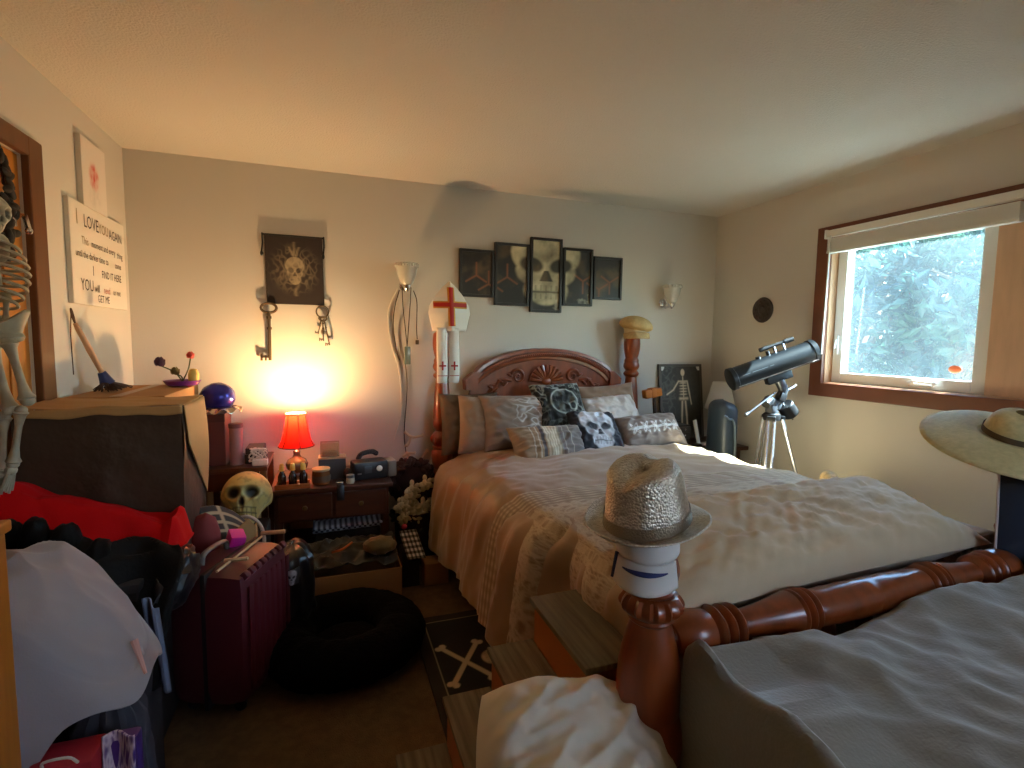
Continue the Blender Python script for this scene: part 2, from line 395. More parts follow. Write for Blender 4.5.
def tree(name, label, cx, cy, r, z, nl, seed, ls=.10):
    rnd = random.Random(seed)
    t = thing(name, label, 'tree', (cx, cy, -.4), 'garden trees beyond the window')
    b = MB(); b.tube([(cx, cy, -.4), (cx+.05, cy, z*.5), (cx, cy+.05, z)], [.14, .1, .05], 10)
    for k in range(6):
        a = k*1.05+seed; b.tube([(cx, cy, z*.45+k*.1), (cx+cos(a)*r*.4, cy+sin(a)*r*.4, z+.1*k), (cx+cos(a)*r*.8, cy+sin(a)*r*.8, z+.35)], [.05, .035, .012], 7)
    b.build('trunk', bark_m, t)
    b = MB()
    for i in range(nl):
        while True:
            p = V((rnd.uniform(-1, 1), rnd.uniform(-1, 1), rnd.uniform(-1, 1)))
            if .25 < p.length < 1: break
        c = V((cx+p.x*r, cy+p.y*r, z+p.z*r*.85))
        if fbm(c.x*.9, c.y*.9, c.z*.9+seed) < -.12: continue
        q = rnd.random()*6.28; nn = V((rnd.gauss(0, 1), rnd.gauss(0, 1), rnd.gauss(.5, 1))).normalized()
        e = nn.orthogonal().normalized(); f = nn.cross(e); e2 = e*cos(q)+f*sin(q); f2 = f*cos(q)-e*sin(q); s = ls*rnd.uniform(.6, 1.2)
        b._add([c-e2*s, c-f2*s*.42+nn*s*.1, c+e2*s, c+f2*s*.42+nn*s*.1], [(0, 1, 2, 3)])
    fo = b.build('foliage', leafm, t, smooth=False); fo['kind'] = 'stuff'
tree('garden_tree', 'leafy green tree filling the left half of the window view', 6.8, 5.1, 1.45, 1.9, 8000, 3)
tree('garden_tree', 'leafy tree with lighter leaves seen through the right half of the window', 7.2, 3.4, 1.35, 1.9, 7000, 8)
tree('garden_tree', 'dense tree farther back between the other two outside the window', 10.2, 6.4, 2.3, 2.1, 8000, 5, .15)

# ------------------------------------------------------------------ bed
PX0, PX1, PYF, PYH = .70, 2.14, .97, 3.32
bed = thing('four_poster_bed', 'carved cherry wood bed with arched shell headboard and turned posts', 'bed', (1.42, 2.1, 0))
def post_profile(parts):
    out = []
    for r0, z0, r1, z1, k in parts:      # k: bulge
        for i in range(7):
            t = i/6; out.append((r0+(r1-r0)*t+k*sin(pi*t), z0+(z1-z0)*t))
    return out
foot_prof = post_profile([(.05, 0, .07, .10, .012), (.06, .12, .06, .30, 0), (.078, .31, .078, .38, .008), (.066, .39, .082, .45, .006),
    (.080, .45, .072, .56, .008), (.072, .56, .046, .775, .012), (.050, .778, .050, .79, .004), (.058, .795, .058, .84, .012), (.048, .843, .052, .85, .002),
    (.046, .853, .050, .935, .012), (.040, .94, .034, .955, 0), (.040, .958, .030, .985, .006), (.02, .985, .004, 1.03, .012)])
def flute(zlo, zhi, k, amp):
    return lambda a, z: 1+(amp*abs(sin(a*k/2))-amp*.5 if zlo < z < zhi else 0)
for px in (PX0, PX1):
    b = MB(); b.lathe(foot_prof, (px, PYF, 0), n=48, rf=lambda a, z: flute(.795, .842, 18, .16)(a, z)*flute(.855, .93, 22, .07)(a, z)); b.build('bed_post', cherry_m, bed)
head_prof = post_profile([(.05, 0, .06, .1, .01), (.058, .12, .058, .5, 0), (.066, .51, .066, .56, .008), (.056, .57, .07, .68, .006), (.052, .70, .052, .72, .012), (.060, .73, .060, .80, .012),
    (.040, .82, .055, .9, .012), (.058, .9, .040, 1.16, .004), (.050, 1.17, .050, 1.20, .008), (.042, 1.21, .056, 1.26, .01), (.052, 1.27, .046, 1.30, .004), (.046, 1.305, .056, 1.46, .008), (.04, 1.47, .03, 1.52, .006), (.02, 1.52, .004, 1.56, .01)])
for px in (PX0, PX1):
    b = MB(); b.lathe(head_prof, (px, PYH, 0), n=40, rf=lambda a, z: flute(.73, .80, 16, .14)(a, z)*flute(1.31, 1.45, 22, .06)(a, z)); b.build('bed_post', cherry_m, bed)
# foot rail: a turned bar along x
fr_l = [(.02, 0), (.026, .03), (.03, .05)]
def bulb(a, c, r0, r1, k, n_=8): return [(r0+(r1-r0)*i/n_+k*sin(pi*i/n_), a+(c-a)*i/n_) for i in range(n_+1)]
half = bulb(.03, .06, .024, .03, 0, 3)+bulb(.062, .16, .036, .052, .012)+bulb(.165, .195, .044, .044, .016, 6)+bulb(.20, .225, .042, .042, .014, 6)+bulb(.23, .255, .040, .040, .014, 6)+bulb(.262, .43, .034, .056, -.004)+bulb(.435, .45, .050, .050, .008, 5)+bulb(.455, .475, .046, .046, .014, 6)+bulb(.48, .50, .044, .044, .012, 6)+bulb(.505, .72, .046, .050, .002, 10)
Lr = PX1-PX0
prof = half+[(r, Lr-z) for r, z in half[::-1]]
b = MB(); b.lathe(prof, (PX0, PYF, .715), R=M.Rotation(pi/2, 3, 'Y'), n=36, rf=lambda a, z: 1+(.06*sin(a*5+z*60)*sin(z*45) if .52 < z < Lr-.52 else 0)); b.build('foot_rail', cherry_m, bed)
b = MB(); b.bx(PX0+.03, PX1-.03, PYF-.02, PYF+.02, .26, .44, .008)
for i in range(9): b.lathe(bulb(.44, .55, .012, .016, .012)+bulb(.55, .68, .016, .012, .01), (PX0+.15+i*.1425, PYF, 0), n=12)
b.build('footboard_panel', cherry_m, bed)
for px in (PX0+.01, PX1-.05):
    MB().bx(px, px+.04, PYF+.03, PYH-.03, .22, .42, .006).build('side_rail', cherry_m, bed, smooth=False)
MB().bx(.80, 2.05, 1.06, 3.20, .30, .66, .06).build('mattress', white_cloth, bed)
# headboard: panel with arched top
HC = (PX0+PX1)/2+.03; HY = 3.36
def arch(x):   # height of the arched top, x from the centre
    a = abs(x)/.53
    return 1.11+.26*sqrt(max(0, 1-(a*.93)**2)) if a < 1 else 1.20
xs = [-.53+1.06*i/40 for i in range(41)]
poly = [(-.69, .35), (.69, .35), (.69, .98), (.56, 1.04)]+[(x, arch(x)-.07) for x in xs[::-1]]+[(-.56, 1.04), (-.69, .98)]
b = MB(); b.prism(poly, .035, (HC, HY+.02, 0), (1, 0, 0), (0, 0, 1), (0, -1, 0)); hb = b.build('headboard', cherry_m, bed, smooth=False)
# thick arched moulding with outward feet
outer = [(x, arch(x)) for x in xs]; inner = [(x*.93, arch(x)-.085) for x in xs]
def crown_pt(u, v):
    i = u*40; k = min(int(i), 39); f = i-k
    o = [outer[k][j]*(1-f)+outer[k+1][j]*f for j in (0, 1)]; n_ = [inner[k][j]*(1-f)+inner[k+1][j]*f for j in (0, 1)]
    sec = [(0, .0), (0, .06), (.06, .078), (.28, .080), (.34, .066), (.62, .066), (.70, .054), (.92, .050), (1, .038), (1, .0)]
    q = v*9; m_ = min(int(q), 8); g = q-m_; a = sec[m_][0]*(1-g)+sec[m_+1][0]*g; d = sec[m_][1]*(1-g)+sec[m_+1][1]*g
    return V((HC+o[0]+(n_[0]-o[0])*a, HY+.025-d, o[1]+(n_[1]-o[1])*a))
b = MB(); b.grid(crown_pt, 80, 9)
for s in (-1, 1):
    p = [(s*.505, 1.085), (s*.59, 1.085), (s*.598, 1.15), (s*.535, 1.205), (s*.505, 1.205)]
    b.prism(p if s > 0 else p[::-1], .082, (HC, HY+.026, 0), (1, 0, 0), (0, 0, 1), (0, -1, 0))
b.build('arched_crown', cherry_m, hb, smooth=True, ang=35)
b = MB()
rope = [V((HC+x*.945, HY-.052, arch(x)-.045)) for x in [-.49+.98*i/60 for i in range(61)]]
for i, p in enumerate(rope):
    b.ell(p+V((0, -.012, .008)), (.008, .007, .013), R=M.Rotation(.6, 3, 'Y'), n=8)
b.build('rope_bead', cherry_m, hb)
b = MB()
for i in range(11):                       # shell
    a = radians(8+164*i/10); c, s = cos(a), sin(a)
    b.tube([(HC+c*.03, HY-.03, 1.135+s*.02), (HC+c*.08, HY-.042, 1.135+s*.07), (HC+c*.125, HY-.032, 1.135+s*.115)], [.006, .012, .016], 8)
b.ell((HC, HY-.03, 1.135), (.04, .02, .028), n=14); b.build('shell_carving', cherry_m, hb)
for s in (-1, 1):                         # scrolls and leaves either side
    b = MB()
    sp = [(HC+s*(.21+.055*(1-t)*cos(t*11)), HY-.025, 1.17+.055*(1-t)*sin(t*11)) for t in [i/30 for i in range(31)]]
    b.tube(sp, [.011-.006*i/30 for i in range(31)], 8)
    b.tube(curve_pts([(HC+s*.26, HY-.022, 1.14), (HC+s*.33, HY-.026, 1.15), (HC+s*.38, HY-.024, 1.10), (HC+s*.43, HY-.02, 1.06)]), .010, 8)
    for k in range(6):
        x = .27+k*.035; z = 1.16-k*.02
        b.ell((HC+s*x, HY-.024, z+.02*((-1)**k)), (.026, .014, .011), R=M.Rotation(s*(.7 if k % 2 else -.5), 3, 'Y'), n=10)
    sp = [(HC+s*(.39+.03*(1-t)*cos(t*10)), HY-.024, 1.09+.03*(1-t)*sin(t*10)) for t in [i/24 for i in range(25)]]
    b.tube(sp, .006, 7)
    b.build('scroll_carving', cherry_m, hb)

# ------------------------------------------------------------------ bedding
ZT = .73
def dx_foot(y): return .21*(1-sst(1.5, 1.78, y))
def bed_section(t, y, off=0., lh=.22, rh=.35):
    """cross-section of a cover, t 0..1 from the left hem over the top to the right hem"""
    d = dx_foot(y); l = [(.635+d*.6, lh), (.655+d*.65, .40), (.675+d*.6, .56), (.705+d*.45, .655), (.77+d*.25, .712), (.88, ZT+.004), (1.2, ZT+.015), (1.6, ZT+.02),
        (2.0, ZT+.012), (2.2, ZT-.002), (2.27, ZT-.03), (2.305, .64), (2.315, .5), (2.32, rh)]
    q = t*(len(l)-1); i = min(int(q), len(l)-2); f = q-i
    P = [V((l[max(0, min(len(l)-1, k))][0], l[max(0, min(len(l)-1, k))][1], 0)) for k in (i-1, i, i+1, i+2)]
    a, b_, c, e = P
    p = .5*((2*b_)+(c-a)*f+(2*a-5*b_+4*c-e)*f*f+(3*b_-a-3*c+e)*f**3)
    n_ = V((0, 0, 0)); tg = (c-a)
    n_ = V((-tg.y, tg.x, 0)).normalized()
    return p+n_*off, n_
def ridge(x, y, z=0.): return (1-abs(nz(x, y, z))*2)
def comforter_pt(t, v):
    y = 1.10+(3.12-1.10)*v
    side = 1-sst(.22, .38, t)+sst(.70, .8, t)
    p, n_ = bed_section(t, y, 0, .24+.05*nz(y*3, 1, 4), .35)
    top = 1-min(1, side)
    drp = sst(.35, .0, t) if t < .5 else sst(.75, 1, t)
    ph = y*15+2.4*nz(y*1.7, p.y*1.3, 0)
    h = side*(.012+.030*drp*(.5+.5*sin(ph))+.022*ridge(y*5, p.y*2.2+y, 2)+.010*ridge(y*12, p.y*6, 4))
    h += top*(.020*ridge(p.x*2.2+y, y*2.6-p.x, 5.)+.008*nz(p.x*7, y*7, 1.)+.015*ridge(p.x*5-y*3, y*1.6, 9.)+.006*ridge(p.x*11+y*4, y*9, 3.))
    h += .03*sst(2.3, 3.0, y)*side*(1 if t < .5 else 0)
    zs = -.07*(1-sst(.25, .5, t))*sst(2.3, 3.0, y)
    q = p+n_*h
    return (q.x, y, q.y+zs)
comf_m = mat('taupe_satin_comforter', rgb(160, 129, 94), .42, bump=.3, bscale=250, bdist=.001, sheen=.3)
b = MB(); b.grid(comforter_pt, 150, 130)
tag(b.build('comforter', comf_m, solid=.012), 'rumpled taupe satin comforter spread over the bed', 'comforter')
def throw_pt(t, v):
    y = 1.13+(2.0-1.13)*v+.03*nz(t*5, 2)
    t2 = .015+t*.97
    p, n_ = bed_section(t2, y, .03, .30-.1*v+.03*nz(y*4, 3), .38)
    side = 1-sst(.22, .38, t)+sst(.70, .8, t)
    h = side*(.014*sin(y*19+1)+.014*ridge(y*6, p.y*1.5, 7))+(1-min(1, side))*(.006*nz(p.x*8, y*8, 3.)+.008*ridge(p.x*2+y, y*3, 2.))
    q = p+n_*h
    return (q.x, y, q.y)
def throw_col(t, v):
    x, y = t*2.6, v*.9
    base = rgb(142, 116, 88); light = rgb(196, 178, 148)
    if v > .80 or v < .12 or t < .03:                                                                          # knitted border
        k = .5+.5*sin(v*230); k2 = .5+.5*sin(t*300)
        return mix(rgb(138, 114, 86), rgb(208, 190, 158), k*(.45+.55*k2))
    s = min(1, max(scroll_art(x, y, 13., .16), scroll_art(x+5, y+2, 17., .16))*1.0+.4*flower_art((x*6 % 1)-.5, (y*6 % 1)-.5, .4, 5))
    return mix(base, light, s)
lace_m = mat('lace_throw', (1, 1, 1), .8, attr=True, bump=.5, bscale=180, bdist=.004, sheen=.2)
b = MB(); b.grid(throw_pt, 300, 130, throw_col)
tag(b.build('lace_throw', lace_m, solid=.008), 'beige scroll patterned throw with knit border across foot of bed', 'throw blanket')

def pillow(name, label, c, w, h, t, roll, lean, yaw, mt, col=None, n_=40, wr=.012, seed=0., group='pillows heaped at the headboard', ear=.07, extra=None):
    """w,h half sizes, t half thickness; lean 0 upright .. 90 flat (degrees)"""
    a, ly, r = radians(yaw), radians(lean), radians(roll)
    rt = V((cos(a), sin(a), 0)); bk = V((-sin(a), cos(a), 0)); up = V((0, 0, 1))*cos(ly)+bk*sin(ly); nn = rt.cross(up)
    rx, uy = rt*cos(r)+up*sin(r), up*cos(r)-rt*sin(r); nn = rx.cross(uy)      # toward the viewer / up
    def pt(u, v, sgn):
        x, y = u*2-1, v*2-1
        e = max(0, (1-x**4)*(1-y**4))**.55
        X = x*w*(1-ear*(1-y*y)); Y = y*h*(1-ear*(1-x*x))
        z = sgn*t*e+e**.5*wr*(ridge(x*2.5+seed, y*2.5, seed)*.8+nz(x*5, y*5, seed))*sgn
        if extra and sgn > 0: z += extra(x, y)*e
        return V(c)+rx*X+uy*Y+nn*z
    b = MB()
    b.grid(lambda u, v: pt(u, v, 1), n_, n_, (lambda u, v: col(u*2-1, v*2-1)) if col else None)
    b.grid(lambda u, v: pt(u, v, -1), 16, 16, (lambda u, v: col(.95, .95)) if col else None)
    o = b.build(name, mt, ang=80)
    return tag(o, label, 'pillow', group)
taupe_m = mat('taupe_fabric', rgb(150, 122, 96), .7, bump=.2, bscale=350, bdist=.001, sheen=.3)
brown_m = mat('brown_fabric', rgb(96, 78, 58), .75, bump=.2, bscale=350, bdist=.001)
white_quilt = voro(mat('white_quilt', rgb(214, 206, 196), .75), 26, .8, .006)
pillow('bed_pillow', 'dark olive brown pillow half hidden beside left headboard post', (.86, 3.20, .88), .20, .20, .07, 0, 14, 0, brown_m, seed=1.)
pillow('bed_pillow', 'plain taupe pillow at the far left with slanted crease', (.96, 3.08, .88), .21, .19, .075, -5, 22, 0, taupe_m, seed=2.)
def emb(x, y): 
    s = scroll_art(x*1.2+3, y*1.2, 2.2, .08)*(1 if abs(x) < .8 and abs(y) < .85 else 0)*sst(-.45, -.1, x)
    return mix(rgb(136, 116, 98), rgb(206, 200, 190), min(1, s))
pillow('bed_pillow', 'taupe pillow embroidered with pale scrolls behind the striped cushion', (1.16, 3.02, .905), .28, .185, .075, 0, 26, 0, attr_cloth, emb, n_=90, seed=3.)
pillow('bed_pillow', 'plain grey taupe pillow farthest back on right by headboard', (1.88, 3.22, .93), .25, .19, .065, 3, 16, 0, taupe_m, seed=4.)
pillow('bed_pillow', 'white quilted pillow leaning at right of the black skull cushions', (1.82, 3.04, .905), .22, .17, .08, 4, 40, 0, white_quilt, n_=50, seed=5.)
def xray(x, y):
    k = .75*ring(x, y, .05, .08, .55, .52, .06)+.35*disc(x, y, .05, .08, .55, .52, .1)*max(0, fbm(x*3, y*3, 2.)+.15)
    k += .6*ring(x, y, .38, -.12, .16, .15, .2)+.5*disc(x, y, .25, -.5, .28, .16, .3)*(.5+.5*sin(x*40))
    if max(abs(x), abs(y)) > .62: k += .5*scroll_art(x*1.4, y*1.4, 2.5, .1)*(1 if x*y < 0 or y > .5 else .3)
    return mix(rgb(20, 22, 20), rgb(190, 198, 186), min(1, k))
pillow('throw_pillow', 'black square cushion printed with pale side view x-ray skull', (1.415, 3.02, .985), .18, .18, .07, 2, 34, 0, attr_cloth, xray, n_=110, seed=6.)
def whsk(x, y):
    k = skull_art(x*.92+.02, y*.98-.03)
    return mix(rgb(26, 28, 40), rgb(216, 220, 226), min(1, k*1.1))
pillow('throw_pillow', 'black square cushion with large white grinning skull print', (1.575, 2.82, .845), .175, .17, .06, -6, 46, 4, attr_cloth, whsk, n_=120, seed=7.)
def stripes(x, y):
    for lo, hi, c in ((-.55, -.52, (200, 190, 170)), (-.42, -.38, (196, 186, 166)), (-.32, -.24, (74, 68, 66)), (-.20, .16, (216, 204, 176)), (.16, .2, (150, 140, 126)), (.30, .33, (168, 158, 148)), (.5, .53, (180, 168, 150))):
        if lo < x < hi:
            if c == (216, 204, 176): return mix(rgb(*c), rgb(170, 156, 130), .5+.5*sin(x*85))
            return rgb(*c)
    return rgb(150, 122, 92) if x < -.2 else rgb(118, 108, 102)
pillow('throw_pillow', 'oblong taupe cushion with cream pleated centre stripes', (1.225, 2.75, .80), .25, .13, .07, -1, 38, 4, attr_cloth, stripes, n_=90, seed=8.)
def flow(x, y):
    k = 0
    for cx in (-.66, -.33, 0, .33, .66): k += flower_art((x-cx)*2.1, y*1.1, .36, 6)
    k += exp(-(y/.05)**2)*.6*(abs(x) < .8)
    return mix(rgb(138, 126, 118), rgb(226, 228, 228), min(1, k))
pillow('throw_pillow', 'oblong grey cushion with row of white embroidered flowers', (1.985, 2.83, .835), .235, .125, .07, 3, 40, -2, attr_cloth, flow, n_=100, seed=9.)
cream_m = mat('cream_cotton', rgb(206, 184, 148), .8, bump=.2, bscale=350, bdist=.001, sheen=.2)
pillow('body_pillow', 'long rumpled cream pillow lying behind the turned foot rail', (1.43, 1.225, .80), .68, .215, .085, 2, 76, 0, cream_m, n_=90, wr=.010, seed=12., group=None,
       extra=lambda x, y: .014*ridge(x*5+y*1.5, y*.8-x, 3.)+.009*ridge(x*12-y*3, y*1.2, 8.)+.004*ridge(x*25+y*5, y*2, 2.))

# ------------------------------------------------------------------ hats and things on the posts
seq_m = voro(mat('sequins', rgb(190, 180, 162), .28, metal=.75), 200, .6, .004, (rgb(184, 172, 152), rgb(216, 208, 192)))
hat = thing('sequin_fedora', 'silver sequin fedora on top of the left foot post', 'hat', (PX0, PYF, 1.0))
RH = M.Rotation(radians(5), 3, 'X') @ M.Rotation(radians(-9), 3, 'Y') @ M.Rotation(radians(25), 3, 'Z')
HO = V((PX0-.02, PYF, 1.018))
def crown(u, v):
    a = 2*pi*u; x, y = cos(a), sin(a)
    if v < .72:
        k = v/.72; r = 1-.16*k-.015*sin(pi*k); z = .118*k*(1+.06*x)
    else:
        k = (v-.72)/.28; r = .84*(1-k**1.6) if k < 1 else 0; z = .118*(1+.06*x)+.022*sin(min(1, k*1.6)*pi/2)
    X, Y = x*.108*r, y*.094*r
    if v > .5:
        kk = sst(.5, .8, v); z -= kk*.024*exp(-(Y/.022)**2)*(1-.35*abs(x)); z -= kk*.016*sst(.02, .10, X)
        if X > .02: Y *= 1-.30*kk*sst(.02, .09, X)
    return HO+RH @ V((X, Y, z))
b = MB(); b.grid(crown, 90, 48, cu=True); b.build('crown', seq_m, hat, ang=180)
def brim(u, v):
    a = 2*pi*u; x, y = cos(a), sin(a)
    X, Y = x*(.106+.046*v), y*(.092+.044*v)
    z = -.008*v+.022*(v**1.5)*(abs(y)**3)-.010*v*v*max(0, x)+.030*v*v*max(0, -x)**2
    return HO+RH @ V((X, Y, z))
b = MB(); b.grid(brim, 90, 10, cu=True); b.build('brim', seq_m, hat, solid=.004, ang=180)
def band(u, v):
    a = 2*pi*u; k = v*.2; r = 1.015-.16*k
    return HO+RH @ V((cos(a)*.108*r, sin(a)*.094*r, .002+v*.026))
b = MB(); b.grid(band, 60, 4, cu=True); b.build('hat_band', voro(mat('sequin_band', rgb(160, 148, 128), .3, metal=.8), 260, .35, .003), hat, ang=180)

cap = thing('baseball_cap', 'white ball cap with blue trim on the foot post under the sequin hat', 'cap', (PX0, PYF, .9))
capw_m = mat('cap_white', rgb(206, 202, 196), .8, bump=.2, bscale=300, bdist=.001); capb_m = mat('cap_blue', rgb(34, 44, 96), .7)
CO = V((PX0-.022, PYF-.008, .985)); RC = M.Rotation(radians(-128), 3, 'Z') @ M.Rotation(radians(10), 3, 'Y')
def dome(u, v, g=0.): return CO+RC @ V(((.080+g)*cos(2*pi*u)*cos(v*pi/2*.98), (.070+g)*sin(2*pi*u)*cos(v*pi/2*.98), -.03+.092*v**.8))
b = MB(); b.grid(dome, 40, 14, cu=True); b.build('crown', capw_m, cap, solid=.003)
def visor(u, v, dz=0.):
    a = (u-.5)*2.0; r = .078+v*.058*cos(a*.7)
    return CO+RC @ V((r*cos(a), (.070+v*.008)*sin(a)*1.05, -.028-.040*v-.014*(sin(a)**2)*(.3+v)+dz))
b = MB(); b.grid(visor, 24, 8); vz = b.build('visor', capw_m, cap, solid=.004)
b = MB(); b.tube([visor(i/24, .38, .0035) for i in range(4, 21)], [.0015+.0045*sin(pi*(i-4)/16) for i in range(4, 21)], 8); b.build('blue_arc', capb_m, vz)
b = MB(); b.tube([visor(0, i/8, .002) for i in range(9)], .006, 8); b.build('blue_side_stripe', capb_m, vz)

# right foot post: straw hat and black skull bag
straw_m = mat('pale_straw', rgb(206, 192, 140), .75, bump=.6, bscale=120, bdist=.003, var=.15, vscale=60)
SO_ = V((PX1+.01, PYF+.05, 1.125)); RS = M.Rotation(radians(17), 3, 'X') @ M.Rotation(radians(-9), 3, 'Y')
sh = thing('straw_sun_hat', 'wide pale straw sun hat on the right foot post under the window', 'hat', (PX1, PYF, .98))
b = MB(); b.grid(lambda u, v: SO_+RS @ V((cos(2*pi*u)*(.085+.165*v), sin(2*pi*u)*(.085+.165*v), -.035*v*v+.006*sin(u*4*pi)*v)), 60, 10, cu=True); b.build('brim', straw_m, sh, solid=.004)
b = MB(); b.grid(lambda u, v: SO_+RS @ V((cos(2*pi*u)*.088*cos(v*1.5)**.5, sin(2*pi*u)*.088*cos(v*1.5)**.5, .085*sin(v*1.52))), 40, 12, cu=True); b.build('crown', straw_m, sh, ang=180)
b = MB(); b.grid(lambda u, v: SO_+RS @ V((cos(2*pi*u)*.0905, sin(2*pi*u)*.0905, .004+.02*v)), 40, 2, cu=True); b.build('hat_band', mat('brown_band', rgb(92, 74, 52), .8), sh)
def flagcol(x, y):
    k = skull_art(x*1.5, y*2.6-1.5)
    return mix(rgb(22, 26, 40), rgb(200, 200, 196), min(1, k))
def flag_pt(u, v):
    p = V((2.035, 1.0, 0)).lerp(V((2.235, .85, 0)), u); o = V((-.6, -.8, 0))
    return p+o*(.035*sin(pi*u)*(1-v*.3)+.012*sin(u*9+v*2)+.012*v)+V((0, 0, 1.055-.415*v-.03*abs(u-.5)*(1-v)))
b = MB(); b.grid(flag_pt, 70, 90, lambda u, v: flagcol(u*2-1, 1-2*v)); fl = tag(b.build('skull_bandana', attr_cloth, solid=.004), 'black cloth with white skull hanging on right foot post below straw hat', 'cloth')
b = MB(); b.tube([flag_pt(0, i/20)+V((-.003, 0, 0)) for i in range(21)], .004, 6); b.build('hem', mat('pale_hem', rgb(196, 180, 172), .8), fl)

# right head post: straw newsboy cap
nc = thing('newsboy_cap', 'tan straw newsboy cap on the right headboard post', 'cap', (PX1+.02, PYH, 1.46))
tan_m = mat('tan_straw', rgb(196, 164, 108), .8, bump=.6, bscale=150, bdist=.003, var=.15, vscale=50)
NO = V((PX1+.02, PYH-.01, 1.525)); RN = M.Rotation(radians(-112), 3, 'Z') @ M.Rotation(radians(10), 3, 'Y')
RN2 = M.Rotation(radians(8), 3, 'Y') @ M.Rotation(radians(6), 3, 'X')
b = MB(); b.ell(NO+V((0, 0, .015)), (.125, .12, .075), R=RN2, n=36, fn=lambda q, p: V((p.x, p.y, p.z if p.z > 0 else p.z*.55))*(1+.03*cos(8*math.atan2(q.y, q.x))*(1-q.z*q.z))); b.build('crown', tan_m, nc)
b = MB(); b.grid(lambda u, v: NO+RN @ V(((.085+.075*v*cos((u-.5)*1.3))*cos((u-.5)*2.2), .105*sin((u-.5)*2.2), -.016-.035*v-.022*sin((u-.5)*2.2)**2)), 20, 6); b.build('visor', tan_m, nc, solid=.006)
b = MB(); b.lathe([(.070, -.055), (.078, -.03), (.088, -.01)], NO, R=RN2, n=30, cap=False); b.build('headband', mat('cream_band', rgb(214, 196, 156), .8), nc, solid=.004)

# left head post: bishop's mitre
mi = thing('mitre', "tall white bishop's mitre with red crosses on left headboard post", 'hat', (PX0, PYH, 1.2))
mw_m = mat('mitre_white', rgb(222, 216, 206), .6, bump=.1, bscale=40); red_m = mat('red_satin', rgb(168, 30, 22), .5); gold_m = mat('gold_braid', rgb(206, 150, 62), .4, metal=.5)
MC = V((PX0+.035, PYH-.06, 1.475)); MX = 1.38
ol = [(x*MX, z*1.14) for x, z in [(-.078, 0), (-.098, .10), (-.092, .14), (-.062, .20), (-.03, .245), (0, .275), (.03, .245), (.062, .20), (.092, .14), (.098, .10), (.078, 0)]]
def half_shell(u, v, s):
    q = v*5; i = min(int(q), 4); f = q-i; lx = -(ol[i][0]*(1-f)+ol[i+1][0]*f); z = ol[i][1]*(1-f)+ol[i+1][1]*f
    x = (u*2-1)*lx; y = -s*(.075*(1-(abs(u*2-1))**1.3)*(1-.75*v))
    return MC+V((x, y, z))
b = MB(); b.grid(lambda u, v: half_shell(u, v, 1), 40, 30); b.grid(lambda u, v: half_shell(u, v, -1), 30, 30); b.build('crown', mw_m, mi, solid=.004, ang=60)
def cross(b, O, ax, ay, an, w, up, dn, arm, d):
    b.prism([(-w, -dn), (w, -dn), (w, -w), (arm, -w), (arm, w), (w, w), (w, up), (-w, up), (-w, w), (-arm, w), (-arm, -w), (-w, -w)], d, O, ax, ay, an)
tilt = V((0, .22, 1)).normalized(); nrm = V((0, -1, .22)).normalized()
b = MB()
def crossface(b, hw, off):
    for (x0, x1, z0, z1) in ((-hw, hw, .03, .275), (-.108, .108, .165-hw, .165+hw)):
        def f(u, v):
            x = x0+(x1-x0)*u; z = z0+(z1-z0)*v
            vv = z/.3135; lx = .135 if z < .137 else max(.02, .135*(1-(z-.137)/.177))
            q = min(1, abs(x)/lx); y = -(.075*(1-q**1.3)*(1-.75*min(1, vv)))
            return MC+V((x, y-off, z))
        b.grid(f, 24, 24)
crossface(b, .022, .012); b.build('gold_cross_border', gold_m, mi, solid=.004)
b = MB(); crossface(b, .013, .0165); b.build('red_cross', red_m, mi, solid=.004)
for s in (-1, 1):
    b = MB(); x = MC.x-.022+s*.038
    b.grid(lambda u, v: V((x+(u-.5)*.068, MC.y-.055-.012*sin(pi*u)-.01*v+.004*sin(v*7), MC.z+.02-.35*v)), 8, 20)
    lp = b.build('lappet', mw_m, mi, solid=.003)
    b = MB(); cross(b, V((x, MC.y-.077, MC.z-.22)), V((1, 0, 0)), V((0, 0, 1)), V((0, -1, 0)), .005, .028, .028, .022, .004)
    b.build('small_cross', red_m, lp)
    b = MB(); b.bx(x-.031, x+.031, MC.y-.0785, MC.y-.073, MC.z-.285, MC.z-.281); b.build('hem_line', red_m, lp)

# ------------------------------------------------------------------ bed steps, rug, foreground cloth
st = thing('bed_steps', 'wooden bed steps with grey textured treads beside the foot of bed', 'steps', (.40, 1.27, 0))
tread_m = mat('grey_tread', rgb(122, 110, 86), .8, var=.45, vscale=30, stretch=(2, .12, 1), bump=.5, bscale=60, bdist=.004)
sw = mat('step_wood', rgb(184, 104, 46), .4, var=.2, vscale=4, stretch=(6, 1, 1), coat=.2)
noses = [(.18, .19), (.32, .34), (.46, .47), (.60, .61)]
for i, (x, z) in enumerate(noses):
    x1 = noses[i+1][0] if i < 3 else x+.155
    MB().bx(x-.012, x1+.0, 1.07, 1.45, z-.018, z, .003).build('tread', tread_m, st, smooth=False)
    MB().bx(x, x+.014, 1.085, 1.435, (noses[i-1][1] if i else 0), z-.018, .001).build('riser', sw, st, smooth=False)
poly = [(noses[0][0]+.014, 0), (.745, 0), (.745, .592)]
for i in (3, 2, 1, 0):
    poly += [(noses[i][0]+.014, noses[i][1]-.018)]
    if i: poly += [(noses[i][0]+.014, noses[i-1][1]-.018)]
for y in (1.085, 1.425):
    MB().prism(poly, .014, (0, y+.0, 0), (1, 0, 0), (0, 0, 1), (0, 1, 0) if y < 1.2 else (0, .7, 0)).build('side_panel', sw, st, smooth=False)

